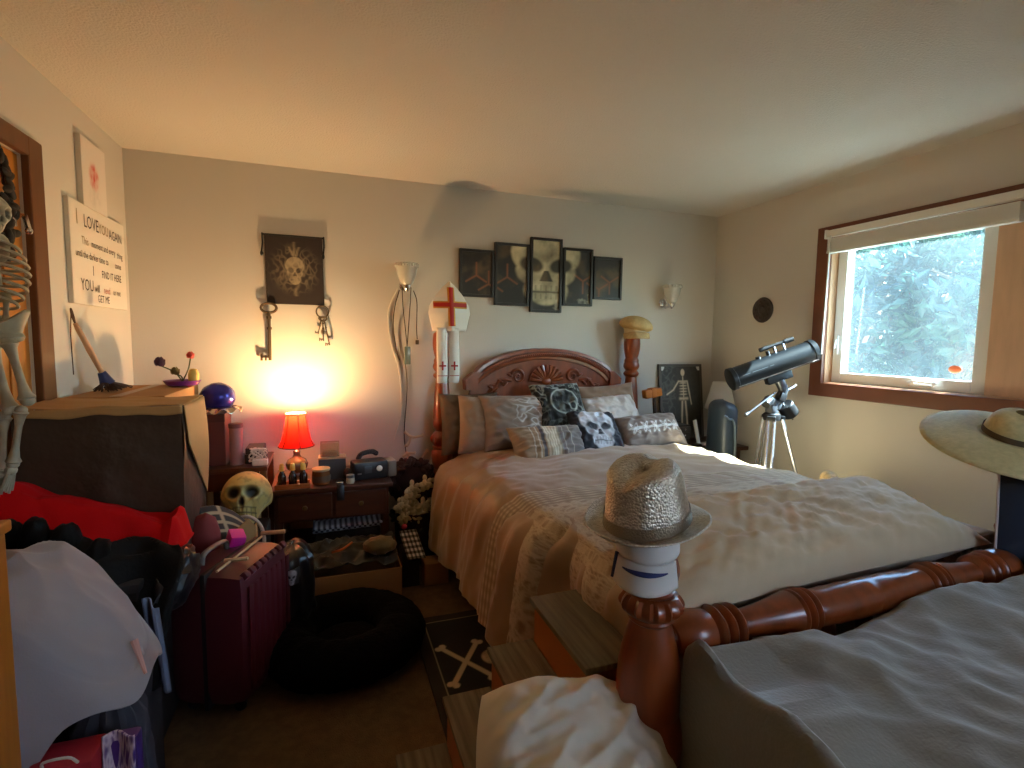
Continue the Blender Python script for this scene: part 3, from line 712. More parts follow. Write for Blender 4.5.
def rugcol(u, v):
    x, y = .37+.75*u, 1.66+.82*v
    base = rgb(24, 22, 20); lite = rgb(196, 178, 146)
    if min(u*.75, (1-u)*.75, v*.82, (1-v)*.82) < .052: return rgb(40, 33, 26)
    if min(u*.75, (1-u)*.75, v*.82, (1-v)*.82) < .059: return rgb(150, 136, 110)
    X, Y = x, y
    k = 0
    for s in (-1, 1):                      # crossed bones
        cx, cy = .545, 2.07; dx, dy = .55, s*.84
        p = (X-cx)*dx+(Y-cy)*dy; q = -(X-cx)*dy+(Y-cy)*dx
        if abs(p) < .155: k = max(k, 1-sst(.010, .014, abs(q)))
        for e in (-1, 1):
            for f in (-1, 1): k = max(k, disc(p, q, e*.158, f*.013, .017, .015, .15))
    k = max(k, skull_art((Y-2.07)/-.135, (X-.745)/.135)*1.15)
    return mix(base, lite, min(1, k))
b = MB(); b.grid(lambda u, v: V((.37+.75*u, 1.66+.82*v, .012+.002*nz(u*5, v*5))), 150, 165, rugcol)
tag(b.build('skull_rug', attr_rug, solid=.008), 'black rug with white skull and crossbones beside the bed', 'rug')

wc = mat('off_white_cotton', rgb(214, 206, 186), .85, bump=.15, bscale=350, bdist=.001, sheen=.2)
def heap(cx, cy, rx, ry, zt, zb, sharp=2.4, folds=9, fa=.07, seed=0., rot=0., wr=.012, top=.35, flare=.12):
    """cloth draped over something: rounded top falling into folds"""
    def f(u, v):
        a = 2*pi*u; k = v
        ca, sa = cos(a), sin(a)
        sq = (abs(ca)**sharp+abs(sa)**sharp)**(-1/sharp)
        if k < .5:
            r = k*2; z = zt-(zt-zb)*top*.35*r**3
            r = r
        else:
            q = (k-.5)*2; z = zt-(zt-zb)*top*.35-(zt-zb)*(1-top*.35)*q**.9
            r = 1+flare*q**.7+fa*q*sin(a*folds+seed+1.5*nz(q*2, ca, sa))
        r += .0
        X, Y = ca*sq*rx*r, sa*sq*ry*r
        z += wr*(ridge(X*6+seed, Y*6, seed)+nz(X*13, Y*13, seed))*(1 if k < .5 else .6)
        n_ = wr*1.2*nz(ca*3+seed, sa*3, z*7)
        X += ca*n_; Y += sa*n_
        return V((cx+X*cos(rot)-Y*sin(rot), cy+X*sin(rot)+Y*cos(rot), z))
    return f
pillow('white_pillow', 'crumpled off white pillow in front of the bed steps', (.505, .935, .45), .205, .185, .115, -18, 60, 10, wc, n_=90, wr=.012, seed=15., group=None, ear=-.13, extra=lambda x, y: .026*ridge(x*.5+y*.4, y*2.2-x*1.5, 4.)+.013*ridge(x*.9+y*.6, y*4.5-x*2.2, 1.)+.006*ridge(x*5+y*2, y*1.5, 6.))
b = MB(); b.bx(.32, .60, .76, 1.03, .002, .33, .02); ot = b.build('storage_ottoman', mat('brown_ottoman', rgb(70, 52, 38), .8, bump=.3, bscale=200)); tag(ot, 'brown storage cube under the off white pillow', 'ottoman')

blank_m = mat('grey_fleece', rgb(134, 129, 114), .95, bump=.5, bscale=120, bdist=.003, sheen=.5, var=.12, vscale=5)
def blanket_pt(u, v):
    # u across (x), v from the rail to the viewer
    x = .80+1.50*u; y = .915-.83*v
    z = .69+.015*sin(pi*min(1, u*1.2))+.03*nz(x*2.2, y*2.5, 2.)-.07*v
    z += .026*ridge(x*2.2+y*3.2, y*1.4-x*1.2, 6.)*(1-.3*v)+.014*ridge(x*5-y*4, y*3+x*2, 1.)+.007*ridge(x*11+y*5, y*8-x*3, 5.)+.006*nz(x*14, y*14)
    # rolled left edge falling to the floor side
    if u < .10:
        k = 1-u/.10; x = .80-.05*sin(k*pi*.5)-.03*v+.07*v; z += .035*sin(min(1, k*1.6)*pi)-.42*sst(.45, 1, k)
    y += .012*sin(x*9)
    if v < .04: z -= (.04-v)*.9
    if u > .7 and v < .25: z += .06*sst(.7, .95, u)*(1-sst(.05, .25, v))
    if v > .93: z -= (v-.93)*6
    if u > .96: z -= (u-.96)*10
    return V((x, y, z))
b = MB(); b.grid(blanket_pt, 130, 110); tag(b.build('grey_blanket', blank_m, solid=.014), 'large grey fleece blanket in the foreground below the foot rail', 'blanket')
b = MB(); b.bx(.84, 2.2, .14, .86, .14, .50, .05); fu = b.build('futon_mattress', mat('olive_futon', rgb(84, 74, 54), .9), None); tag(fu, 'low dark futon under the grey blanket', 'futon')
for x in (.9, 2.12):
    for y in (.2, .8):
        q = MB().lathe([(.03, 0), (.026, .02), (.032, .15)], (x, y, 0), n=14).build('futon_foot', cherry_m, None)
        q.parent = fu; q.matrix_parent_inverse = M.Translation(-fu.location); q.location = q.location

# ------------------------------------------------------------------ back wall
# five framed prints: one skull picture across them
fblack = mat('frame_black', rgb(26, 24, 22), .4)
FR = [(.84, 1.085, 1.715, 2.035, 'small black framed dark print, leftmost of the five picture panels'), (1.09, 1.345, 1.665, 2.095, 'black framed print showing left part of the skull, second from left'),
      (1.355, 1.60, 1.625, 2.15, 'tallest black framed print with the skull face, centre of five'), (1.61, 1.85, 1.68, 2.095, 'black framed print with right eye of skull, fourth from left'),
      (1.86, 2.10, 1.735, 2.05, 'small black framed dark print, rightmost of the five picture panels')]
def mural(X, Z):
    x, y = (X-1.48)/.41, (Z-1.955)/.31
    k = skull_art(x, y)*(.85+.5*fbm(X*9, Z*9, 2.))*1.15
    bgc = mix(rgb(26, 23, 18), rgb(92, 74, 48), sst(.0, .75, fbm(X*5, Z*5, 4.)+.12)*.8)
    hx = 0
    for s in (-1, 1):                       # faint orange branching lines
        for (cx, cz) in ((1.48+s*.52, 1.86), (1.48+s*.42, 1.80), (1.48+s*.30, 1.86)):
            for aa in (90, 210, 330):
                a = radians(aa+(180 if s > 0 else 0)); dx, dz = X-cx, Z-cz
                p = dx*cos(a)+dz*sin(a); q = -dx*sin(a)+dz*cos(a)
                if 0 < p < .10: hx = max(hx, exp(-(q/.007)**2))
    if Z < 1.76 and 1.4 < X < 1.9: bgc = mix(bgc, rgb(150, 142, 120), .8*sst(.1, .5, fbm(X*11, Z*11, 9.)))
    c = mix(bgc, rgb(150, 84, 44), hx*.65)
    return mix(c, rgb(206, 194, 156), min(1, k))
for x0, x1, z0, z1, lab in FR:
    t = thing('picture_frame', lab, 'picture', ((x0+x1)/2, BY, z0), 'five panel skull picture')
    b = MB(); y = BY-.032
    for f in ((x0, x0+.018, z0, z1), (x1-.018, x1, z0, z1), (x0+.018, x1-.018, z0, z0+.018), (x0+.018, x1-.018, z1-.018, z1)):
        b.bx(f[0], f[1], y, BY-.001, f[2], f[3], .003)
    b.build('frame', fblack, t, smooth=False)
    w_, h_ = x1-x0, z1-z0
    b = MB(); b.grid(lambda u, v: V((x0+.014+(w_-.028)*u, BY-.018, z0+.014+(h_-.028)*v)), 50, int(50*h_/w_), lambda u, v: mural(x0+w_*u, z0+h_*v))
    b.build('print', attr_print, t, solid=.002)

# skull banner with rod and cords
t = thing('skull_banner', 'dark brown cloth banner printed with horned skull on the back wall', 'banner', (-.19, BY, 1.62))
def bancol(x, y):
    k = 1.1*skull_art(x*2.0, (y-.0)*2.3)
    k += .55*max(exp(-((abs(x)-.05-.5*(y-.45)**1)/.05)**2)*(1 if .42 < y < .7 else 0), exp(-(x/.05)**2)*(1 if .45 < y < .85 else 0)*.8)
    if y < -.25: k += .4*exp(-((x-.06*sin(y*12)-.05)/.06)**2)*(1 if y > -.75 else 0)
    k += .5*scroll_art(x, y, 3.2, .12)*disc(x, y, 0, .05, .75, .62, .4)
    return mix(rgb(44, 32, 27), rgb(168, 150, 120), min(1, k*.8))
def ban(u, v): return V((-.352+.008*(1-v)+.325*u, BY-.016+.003*sin(u*7), 1.622+.408*v+.0*u))
b = MB(); b.grid(ban, 90, 110, lambda u, v: bancol(u*2-1, v*2-1)); b.build('cloth', attr_cloth, t, solid=.003)
b = MB(); b.tube([(-.365, BY-.018, 2.032), (-.015, BY-.018, 2.032)], .006, 8); b.build('rod', black_m, t)
for x in (-.362, -.018):
    b = MB(); b.tube([(x, BY-.018, 2.04), (x+.002, BY-.022, 1.98), (x-.004, BY-.02, 1.93)], .005, 6); b.ell((x-.004, BY-.02, 1.92), (.009, .009, .016), n=8); b.build('tassel', black_m, t)

def key(b, O, L_, s=1., dirx=0.):
    """old style key hanging from O"""
    dr = V((dirx, 0, -1)).normalized(); sd = V((1, 0, dirx)).normalized(); O = V(O)
    b.tube([O+sd*cos(a)*.03*s*1.1+dr*(.022*s+sin(a)*.022*s) for a in [2*pi*i/20 for i in range(20)]], .006*s, 8, closed=True)
    b.tube([O+dr*.044*s, O+dr*L_], .007*s, 10)
    for k in (.06, .11): b.tube([O+dr*(k*s), O+dr*((k+.012)*s)], .011*s, 10)
    b.box(O+dr*(L_-.018*s)-sd*.022*s, (.036*s, .008*s, .012*s)); b.box(O+dr*(L_-.016*s)-sd*.036*s, (.010*s, .008*s, .034*s)); b.box(O+dr*(L_-.012*s)-sd*.018*s, (.008*s, .008*s, .026*s))
b = MB(); key(b, (-.335, BY-.026, 1.625), .345, 1.3); tag(b.build('wall_key', iron_m), 'large antique iron key hanging at the lower left of banner', 'key')
t = thing('key_ring', 'iron ring of three small keys hanging at lower right of banner', 'key ring', (-.03, BY, 1.4))
b = MB(); b.tube([V((-.032+cos(a)*.036, BY-.022, 1.583+sin(a)*.036)) for a in [2*pi*i/28 for i in range(28)]], .0045, 8, closed=True); b.build('ring', iron_m, t)
for dx, L_, s in ((-.22, .11, .5), (.02, .15, .62), (.20, .18, .6)):
    b = MB(); key(b, (-.032+dx*.02, BY-.024, 1.552), L_, s, dx); b.build('key', iron_m, t)

# sconces
gl_m = mat('frosted_glass', rgb(222, 220, 208), .25, trans=.35, spec=.6)
def sconce(cx, z, label):
    t = thing('wall_sconce', label, 'wall lamp', (cx, BY, z-.12), 'glass uplight sconces')
    b = MB(); b.lathe([(.022, -.075), (.04, -.05), (.056, -.01), (.067, .045), (.070, .07), (.066, .07), (.062, .045), (.05, -.01), (.036, -.045), (.01, -.065)], (cx, BY-.115, z), n=32, cap=False)
    sh_ = b.build('bowl', gl_m, t)
    b = MB()
    for i in range(22):
        a = 2*pi*i/22; b.ell((cx+cos(a)*.0695, BY-.115+sin(a)*.0695, z+.055), (.008, .008, .012), n=8)
    b.build('cut_rim', gl_m, sh_)
    b = MB(); b.lathe([(.006, -.11), (.014, -.10), (.024, -.085), (.03, -.06), (.02, -.055)], (cx, BY-.115, z), n=20); b.tube([(cx, BY-.115, z-.085), (cx, BY-.04, z-.10), (cx, BY-.002, z-.06)], .009, 8)
    b.lathe([(.035, 0), (.03, .008), (.012, .014)], (cx, BY-.0, z-.06), R=M.Rotation(pi/2, 3, 'X'), n=20); b.build('bracket', chrome_m, t)
    b = MB(); b.ell((cx, BY-.115, z-.005), (.02, .02, .032), n=12); b.build('bulb', mat('unlit_bulb', rgb(230, 226, 214), .3), t)
sconce(.475, 1.83, 'clear glass wall sconce left of the mitre with necklaces hanging below')
sconce(2.49, 1.79, 'clear glass wall sconce above the skeleton picture by the right corner')
cord_m = mat('dark_cord', rgb(66, 56, 46), .8); wcord_m = mat('white_cord', rgb(214, 206, 190), .5)
def cordthing(name, pts, r, mt, label, cat):
    b = MB(); b.tube(curve_pts(pts, 40), r, 7); return tag(b.build(name, mt), label, cat)
n1 = thing('pendant_necklace', 'necklace with a grey green glass vial hanging from the left sconce', 'necklace', (.475, BY-.09, 1.4))
b = MB(); b.tube(curve_pts([(.448, BY-.095, 1.75), (.455, BY-.09, 1.62), (.474, BY-.10, 1.42), (.478, BY-.10, 1.37)], 24), .003, 6); b.tube(curve_pts([(.505, BY-.095, 1.75), (.498, BY-.09, 1.62), (.482, BY-.10, 1.42), (.478, BY-.10, 1.37)], 24), .003, 6)
b.tube(curve_pts([(.448, BY-.095, 1.75), (.476, BY-.125, 1.76), (.505, BY-.095, 1.75)], 12), .003, 6); b.build('cord', cord_m, n1)
b = MB(); b.box((.480, BY-.10, 1.315), (.038, .014, .115), None, .004); b.build('vial', mat('sage_glass', rgb(120, 136, 124), .25), n1)
cordthing('dark_necklace', [(.430, BY-.1, 1.73), (.405, BY-.06, 1.62), (.400, BY-.02, 1.5), (.42, BY-.012, 1.36), (.44, BY-.012, 1.28)], .0035, cord_m, 'thin dark cord looped on the left of glass sconce', 'cord')
t = thing('bead_pendant', 'dark cord with small bead hanging on the right side of sconce', 'necklace', (.55, BY, 1.3))
b = MB(); b.tube(curve_pts([(.520, BY-.1, 1.73), (.548, BY-.06, 1.66), (.552, BY-.02, 1.5), (.556, BY-.02, 1.42)], 24), .0035, 6); b.build('cord', cord_m, t)
b = MB(); b.box((.556, BY-.02, 1.40), (.022, .014, .03), None, .004); b.build('bead', iron_m, t)
cordthing('white_cable', [(.425, BY-.06, 1.745), (.37, BY-.012, 1.60), (.385, BY-.008, 1.40), (.435, BY-.008, 1.22), (.45, BY-.008, .95), (.40, BY-.012, .75)], .0042, wcord_m, 'white power cable trailing down the wall from left sconce', 'cable')
cordthing('black_cable', [(.475, BY-.012, 1.30), (.49, BY-.008, 1.1), (.47, BY-.008, .8), (.48, BY-.012, .66)], .003, cord_m, 'thin dark cable running down wall beside the white ornament', 'cable')
# white branch ornament (bones) above the wreath
b = MB()
O = at(413, 438, Y=BY-.03)
for pts in ([(-.05, .04), (-.01, .01), (.03, .012), (.065, .02)], [(-.012, .01), (-.03, -.03), (-.045, -.05)], [(-.04, -.10), (.0, -.16), (.03, -.20), (.035, -.235)], [(.045, -.16), (.07, -.12), (.095, -.09)], [(-.06, -.12), (-.03, -.10), (.01, -.10)], [(.0, -.16), (.045, -.16)]):
    b.tube(curve_pts([O+V((x, -.012*i, z)) for i, (x, z) in enumerate(pts)], 12), [.009]*(len(curve_pts([O]*len(pts), 12))), 8)
    for e in (pts[0], pts[-1]): b.ell(O+V((e[0], -.0, e[1])), (.011, .010, .011), n=8)
tag(b.build('bone_branch', mat('ivory', rgb(206, 184, 156), .6)), 'pale bony branch ornament on the wall above the flower wreath', 'ornament')

# plaque on the right wall
t = thing('wall_plaque', 'small dark round relief plaque on wall left of the window', 'plaque', (RX, 2.93, 1.58))
plq = mat('dark_bronze', rgb(58, 46, 40), .5, bump=.6, bscale=60, bdist=.004)
RP = M.Rotation(-pi/2, 3, 'Y')
b = MB(); b.lathe([(.088, 0), (.092, .008), (.086, .018), (.078, .014), (.05, .016), (.0, .02)], (RX-.001, 2.93, 1.665), R=RP, n=40); b.build('disc', plq, t)
b = MB()
for i in range(10):
    a = 2*pi*i/10; b.ell((RX-.018, 2.93+cos(a)*.06, 1.665+sin(a)*.06), (.006, .012, .012), n=8)
b.ell((RX-.02, 2.93, 1.665), (.010, .03, .034), n=14); b.build('relief', plq, t)

# ------------------------------------------------------------------ right corner: night table and things on it
ntb = thing('night_table', 'dark wood night table in the right corner behind the bed', 'table', (2.66, 3.2, 0))
MB().bx(2.36, 2.97, 2.98, 3.42, .62, .65, .006).build('table_top', darkwood_m, ntb, smooth=False)
MB().bx(2.40, 2.93, 3.02, 3.40, .46, .62, .004).build('apron', darkwood_m, ntb, smooth=False)
for x in (2.40, 2.93):
    for y in (3.02, 3.38): MB().lathe([(.018, 0), (.022, .2), (.03, .46)], (x, y, 0), n=14).build('leg', darkwood_m, ntb)
t = thing('skeleton_picture', 'dark framed anatomy print of a standing skeleton in the corner', 'picture', (2.66, 3.41, .65))
RS_ = M.Rotation(radians(-7), 3, 'X'); SOR = V((2.665, 3.36, .652))
def sk_pt(x, z, d=0.): return SOR+RS_ @ V((x, -d, z))
HT = .60
b = MB()
for f in ((-.205, -.185, 0, HT), (.185, .205, 0, HT), (-.185, .185, 0, .02), (-.185, .185, HT-.02, HT)):
    b.box(sk_pt((f[0]+f[1])/2, (f[2]+f[3])/2), (f[1]-f[0], .02, f[3]-f[2]), RS_, .002)
b.build('frame', mat('grey_frame', rgb(92, 88, 84), .5), t, smooth=False)
def skelcol(x, y):     # x -.5..0.5 wide, y 0..1
    k = 0
    def seg(x0, y0, x1, y1, w_):
        dx, dy = x1-x0, (y1-y0)*1.5; px, py = x-x0, (y-y0)*1.5; q = max(0, min(1, (px*dx+py*dy)/(dx*dx+dy*dy)))
        return exp(-((px-q*dx)**2+(py-q*dy)**2)/(w_*w_))
    k = max(k, disc(x, y*1.5, .05, .90*1.5, .05, .075, .2))
    for s in ((.05, .84, .06, .52, .014), (-.05, .78, .16, .78, .016), (-.06, .78, -.2, .66, .018), (-.2, .66, -.36, .60, .016), (.16, .78, .21, .6, .018), (.21, .6, .25, .46, .015), (.02, .5, .0, .3, .022), (.1, .5, .12, .3, .022), (.0, .3, -.01, .1, .018), (.12, .3, .13, .1, .018), (-.03, .54, .15, .54, .03)): k = max(k, seg(*s))
    if .58 < y < .77: k = max(k, (.5+.5*sin(y*160))*exp(-((x-.055)/.09)**4))
    g = .35*scroll_art(x*2+5, y*3, 2.5, .1)*(1 if x < -.15 else .2)
    c = mix(rgb(66, 66, 62), rgb(130, 132, 122), min(1, g)); c = mix(c, rgb(226, 212, 184), min(1, k))
    if (abs(x) > .40 and y > .93) and abs(x)-.40+(y-.93) > .04: c = rgb(220, 220, 214)
    return c
b = MB(); b.grid(lambda u, v: sk_pt(-.19+.38*u, .01+(HT-.02)*v, .004), 100, 150, lambda u, v: skelcol(u-.5, v)); b.build('print', attr_print, t, solid=.002)
# table lamp (unlit) with white shade
t = thing('bedside_lamp', 'unlit lamp with white cone shade behind dark tower in corner', 'lamp', (2.90, 3.19, .65))
wshade = mat('white_shade', rgb(222, 220, 214), .7)
b = MB(); b.lathe([(.06, 1.12), (.115, .91)], (2.88, 3.2, 0), n=36, cap=False); b.build('lamp_shade', wshade, t, solid=.003)
b = MB(); b.lathe([(.06, .652), (.062, .665), (.02, .69), (.04, .74), (.05, .79), (.03, .85), (.012, .88), (.010, .95)], (2.88, 3.2, 0), n=24); b.build('base', mat('grey_ceramic', rgb(150, 150, 150), .3), t)
# tower air purifier
t = thing('tower_purifier', 'slate blue tower air purifier standing behind far side of bed', 'air purifier', (2.56, 2.78, 0))
slate = mat('slate_plastic', rgb(52, 66, 82), .35)
def tower(u, v):
    a = 2*pi*u; ca, sa = cos(a), sin(a); sq = (abs(ca)**3+abs(sa)**3)**(-1/3)
    k = 1.06-.10*min(1, v/.85); z = .95*v/.85
    if v > .85:
        q = (v-.85)/.15; k *= max(0., cos(q*pi/2))**.6; z = .95+.07*sin(q*pi/2)
    return V((2.60+ca*sq*.082*k, 2.86+sa*sq*.10*k, z+.02*sst(.7, .9, v)*ca*-.6))
b = MB(); b.grid(tower, 40, 60, cu=True); b.build('body', slate, t, ang=60)
b = MB()
for i in range(16): b.bx(2.555, 2.64, 2.75, 2.765, .1+i*.035, .115+i*.035, .002)
b.build('grille', black_m, t, smooth=False)
b = MB(); b.tube(curve_pts([(2.525, 2.76, .93), (2.555, 2.755, .91), (2.61, 2.75, .83), (2.62, 2.75, .3)], 30), .007, 8); b.build('trim_line', mat('steel_trim', rgb(110, 124, 136), .3, metal=.6), t)
# mallet leaning
t = thing('wooden_mallet', 'orange wooden mallet with dark handle leaning beside right headboard post', 'mallet', (2.30, 3.25, .65))
b = MB(); c = at(652, 393, Y=3.25); b.box(c, (.145, .06, .065), (0, radians(-9), 0), .012); b.box(c+V((.0, 0, .002)), (.04, .068, .072), (0, radians(-9), 0), .008); b.build('head', mat('orange_wood', rgb(196, 116, 36), .5, var=.2, vscale=6, stretch=(1, 8, 8)), t)
b = MB(); b.tube([c+V((.02, 0, -.03)), c+V((.05, .02, -.2)), V((c.x+.06, 3.27, .655))], [.012, .015, .017], 10); b.build('handle', mat('dark_handle', rgb(52, 36, 26), .5), t)
# small things on the table
t = thing('phone_stand', 'white folding stand on the night table before the skeleton picture', 'stand', (2.62, 3.1, .65))
b = MB(); c = V((2.60, 3.12, .652)); b.box(c+V((.0, 0, .10)), (.03, .012, .19), (0, radians(-14), 0), .004); b.box(c+V((.06, 0, .012)), (.15, .03, .012), (0, 0, .2), .004); b.box(c+V((.03, -.03, .01)), (.02, .10, .014), None, .004)
b.build('arm', white_m, t); b = MB(); b.ell((2.64, 3.06, .665), (.013, .013, .013), n=10); b.build('knob', white_m, t)
t = thing('jewellery_rack', 'small dark drawer box before the skeleton picture on night table', 'box', (2.50, 3.15, .65))
MB().bx(2.46, 2.58, 3.16, 3.30, .651, .80, .006).build('box_body', mat('dark_lacquer', rgb(44, 42, 44), .4), t, smooth=False)
for i in range(3):
    dd = MB().bx(2.468, 2.572, 3.152, 3.162, .66+i*.045, .70+i*.045, .002).build('drawer', mat('grey_lacquer', rgb(72, 72, 76), .4), t, smooth=False)
    b = MB(); b.ell((2.52, 3.148, .68+i*.045), (.007, .006, .007), n=8); b.build('knob', chrome_m, dd)
t = thing('silver_bottle', 'small dark bottle with silver cap on night table corner', 'bottle', (2.42, 3.1, .65))
b = MB(); b.lathe([(.022, .651), (.024, .70), (.02, .73), (.01, .745)], (2.43, 3.12, 0), n=16); b.build('bottle_body', black_m, t); b = MB(); b.lathe([(.011, .744), (.011, .79), (.006, .80)], (2.43, 3.12, 0), n=12); b.build('cap', chrome_m, t)
b = MB(); b.box((2.50, 3.06, .662), (.20, .05, .02), (0, 0, .25), .004); tag(b.build('remote_control', black_m), 'dark slim remote lying at the front of night table', 'remote')
# skull ornament peeking over the far bed edge, on a stool
def skull3d(b, O, s, R, n_=48):
    """skull facing local -y, s = half height"""
    def fn(q, p):
        x, y, z = q
        fx, fy, fz = x*.72, y*.92, z*.80
        low = sst(.05, -.55, z)
        if y < .25: fx *= 1-.34*low; fz *= 1+.30*low*sst(.25, -.3, y); fy = fy*(1-.05*low)
        else: fz *= 1-.45*low
        def dip(cx, cz, rx, rz, d):
            e = ((x-cx)/rx)**2+((z-cz)/rz)**2
            return d*exp(-e**2) if y < 0 else 0
        g = dip(.35, .02, .25, .22, .26)+dip(-.35, .02, .25, .22, .26)+dip(0, -.28, .12, .16, .20)
        g += .10*exp(-((abs(x)-.52)/.12)**2-((z+.45)/.2)**2)*(y < .1)
        g += .03*exp(-((z+.66)/.035)**2)*(y < -.2)+(.018*(.5+.5*cos(x*48))*exp(-((z+.64)/.16)**2) if y < -.3 else 0)
        g -= .06*exp(-((z-.24)/.07)**2)*(y < -.2)*(abs(x) < .6)+.07*exp(-((abs(x)-.5)/.12)**2-((z+.2)/.09)**2)*(y < 0)
        v = V((fx, fy+g, fz))
        return v*s
    k0 = len(b.bm.verts); b.ell(O, (1, 1, 1), R=None, n=n_, fn=lambda q, p: R @ fn(q, p))
    b.bm.verts.ensure_lookup_table()
    return b
def skull_cols(b, O, s, R, base, dark):
    Ri = R.transposed()
    for v in b.bm.verts:
        p = Ri @ (v.co-V(O))/s; x, y, z = p.x/.72, p.y, p.z/.8
        k = 0
        if y < 0:
            for cx in (.33, -.33): k = max(k, exp(-((((x-cx*1.05)/.255)**2+((z-.02)/.22)**2))**4))
            k = max(k, exp(-(((x/(.05+.35*max(0, -.12-z)))**2+((z+.28)/.17)**2))**3))
            if -.95 < z < -.5 and abs(x) < .5: k = max(k, .75*exp(-((((x*7.6) % 1)-.5)/.13)**2), .85*exp(-((z+.70)/.03)**2), .6*exp(-((z+.52)/.02)**2))
        k = max(k, .35*sst(.1, .5, fbm(p.x*4, p.y*4, p.z*4)))
        b.cols[v] = mix(base, dark, k)
    return b
attr_plastic = mat('painted_plastic', (1, 1, 1), .45, attr=True)
attr_fl = mat('painted_resin', (1, 1, 1), .6, attr=True)
t = thing('corner_stool', 'small wooden stool hidden beyond the bed, holding a tan skull', 'stool', (2.66, 2.12, 0))
b = MB(); b.lathe([(.13, .575), (.14, .585), (.14, .6), (.13, .61)], (2.66, 2.05, 0), n=28); b.build('seat', oak_m, t)
for k in range(3):
    a = k*2.1+.4; b = MB(); b.tube([(2.66+cos(a)*.13, 2.05+sin(a)*.13, 0), (2.66+cos(a)*.08, 2.05+sin(a)*.08, .58)], .014, 10); b.build('leg', oak_m, t)
b = MB(); RR = M.Rotation(-.5, 3, 'Z'); O = V((2.64, 2.06, .665)); skull3d(b, O, .06, RR); skull_cols(b, O, .06, RR, rgb(186, 160, 118), rgb(60, 46, 32)); tag(b.build('skull_ornament', attr_fl), 'small tan skull peeking over the far edge of bed', 'ornament')

# ------------------------------------------------------------------ telescope
TX, TY = 2.56, 2.40
t = thing('telescope', 'black reflector telescope on chrome tripod in front of the window wall', 'telescope', (2.665, 2.50, 0))
tube_m = mat('telescope_black', rgb(10, 14, 18), .36, coat=.0)
A, B = V((2.405, 2.60, 1.188)), V((2.895, 2.42, 1.383)); ax = (B-A).normalized(); Rt = ax.to_track_quat('Z', 'Y').to_matrix()
LL = (B-A).length
b = MB(); b.lathe([(.0, 0), (.068, 0), (.074, .004), (.074, .03), (.069, .034), (.069, LL-.03), (.074, LL-.028), (.074, LL), (.062, LL), (.060, LL-.10), (0, LL-.10)], A, R=Rt, n=40, cap=False); tb = b.build('optical_tube', tube_m, t)
upv = (V((0, 0, 1))-ax*ax.z).normalized(); sdv = ax.cross(upv)
b = MB(); b.tube([A+ax*.02-upv*.05+sdv*.06, A+ax*(LL-.02)-upv*.05+sdv*.06], .003, 6); b.build('silver_line', chrome_m, tb)
b = MB()
text_mesh(b, '\u2013\u2013 \u2014\u2014 \u2013', .05, A+ax*.06+sdv*.0705+upv*.0, ax, upv, sdv, .001); b.build('faint_marking', mat('faint_grey', rgb(86, 92, 98), .5), tb)
F0 = A+ax*(LL*.62)+upv*.115
b = MB(); b.tube([F0-ax*.10, F0+ax*.09], .011, 12); b.tube([F0-ax*.11, F0-ax*.06], .014, 12); b.tube([F0+ax*.05, F0+ax*.11], .015, 12); b.build('finder_scope', black_m, t)
b = MB(); b.tube([F0-ax*.02-upv*.05, F0-ax*.02], .008, 8); b.tube([F0+ax*.04-upv*.05, F0+ax*.04], .008, 8); b.build('finder_bracket', chrome_m, t)
b = MB(); b.tube([A+ax*(LL*.5)+upv*.06, A+ax*(LL*.5)+upv*.095], .012, 10); b.tube([A+ax*(LL*.38)+upv*.066, A+ax*(LL*.38)+upv*.08], .016, 10); b.build('focus_knob', black_m, t)
Q = A+ax*(LL*.53)-upv*.075
b = MB(); b.box(Q-upv*.012, (.06, .05, .16), Rt, .006); b.build('cradle', black_m, t)
HD = V((2.665, 2.50, .985))
b = MB(); b.tube([Q-upv*.03, Q-upv*.10+V((.01, 0, 0)), HD+V((.05, 0, .07))], [.034, .030, .034], 14); b.tube([HD+V((.05, 0, .07)), HD+V((-.01, 0, .03)), HD], [.03, .036, .04], 14)
b.box(HD+V((.0, 0, .06)), (.11, .06, .045), (0, .5, 0), .01); b.build('equatorial_mount', mat('mount_metal', rgb(96, 100, 106), .3, metal=.7), t)
b = MB(); b.tube([HD+V((-.02, 0, .085)), HD+V((-.07, -.01, .055))], .03, 14); b.box(HD+V((.04, -.04, .1)), (.05, .02, .05), (0, .4, 0), .006); b.build('gear_housing', black_m, t)
b = MB(); b.tube([HD+V((.03, -.01, .10)), HD+V((.16, -.02, -.05))], .007, 8); b.tube([HD+V((.05, -.03, .13)), HD+V((.15, -.03, .17))], .006, 8); b.ell(HD+V((.15, -.03, .17)), (.011, .011, .011), n=10); b.build('counterweight_shaft', chrome_m, t)
cw = HD+V((.115, -.016, .015)); da = V((.13, -.01, -.15)).normalized(); b = MB(); b.lathe([(.046, -.045), (.052, -.038), (.052, .038), (.046, .045)], cw, R=da.to_track_quat('Z', 'Y').to_matrix(), n=28); b.build('counterweight', black_m, t)
b = MB(); b.tube([HD+V((.0, -.02, .13)), HD+V((-.24, -.05, .01))], .006, 8); b.tube([HD+V((-.24, -.05, .01)), HD+V((-.265, -.052, -.002))], .012, 10); b.build('slow_motion_cable', mat('dark_metal', rgb(52, 52, 56), .4, metal=.5), t)
b = MB(); b.lathe([(.05, -.05), (.055, -.03), (.05, -.01), (.035, 0)], HD, n=24); 
for a in (222, 325, 75):
    b.box(HD+V((cos(radians(a))*.05, sin(radians(a))*.05, -.035)), (.05, .05, .03), (0, 0, radians(a)), .006)
hub = b.build('tripod_head', black_m, t)
al = mat('aluminium', rgb(200, 204, 214), .25, metal=.9)
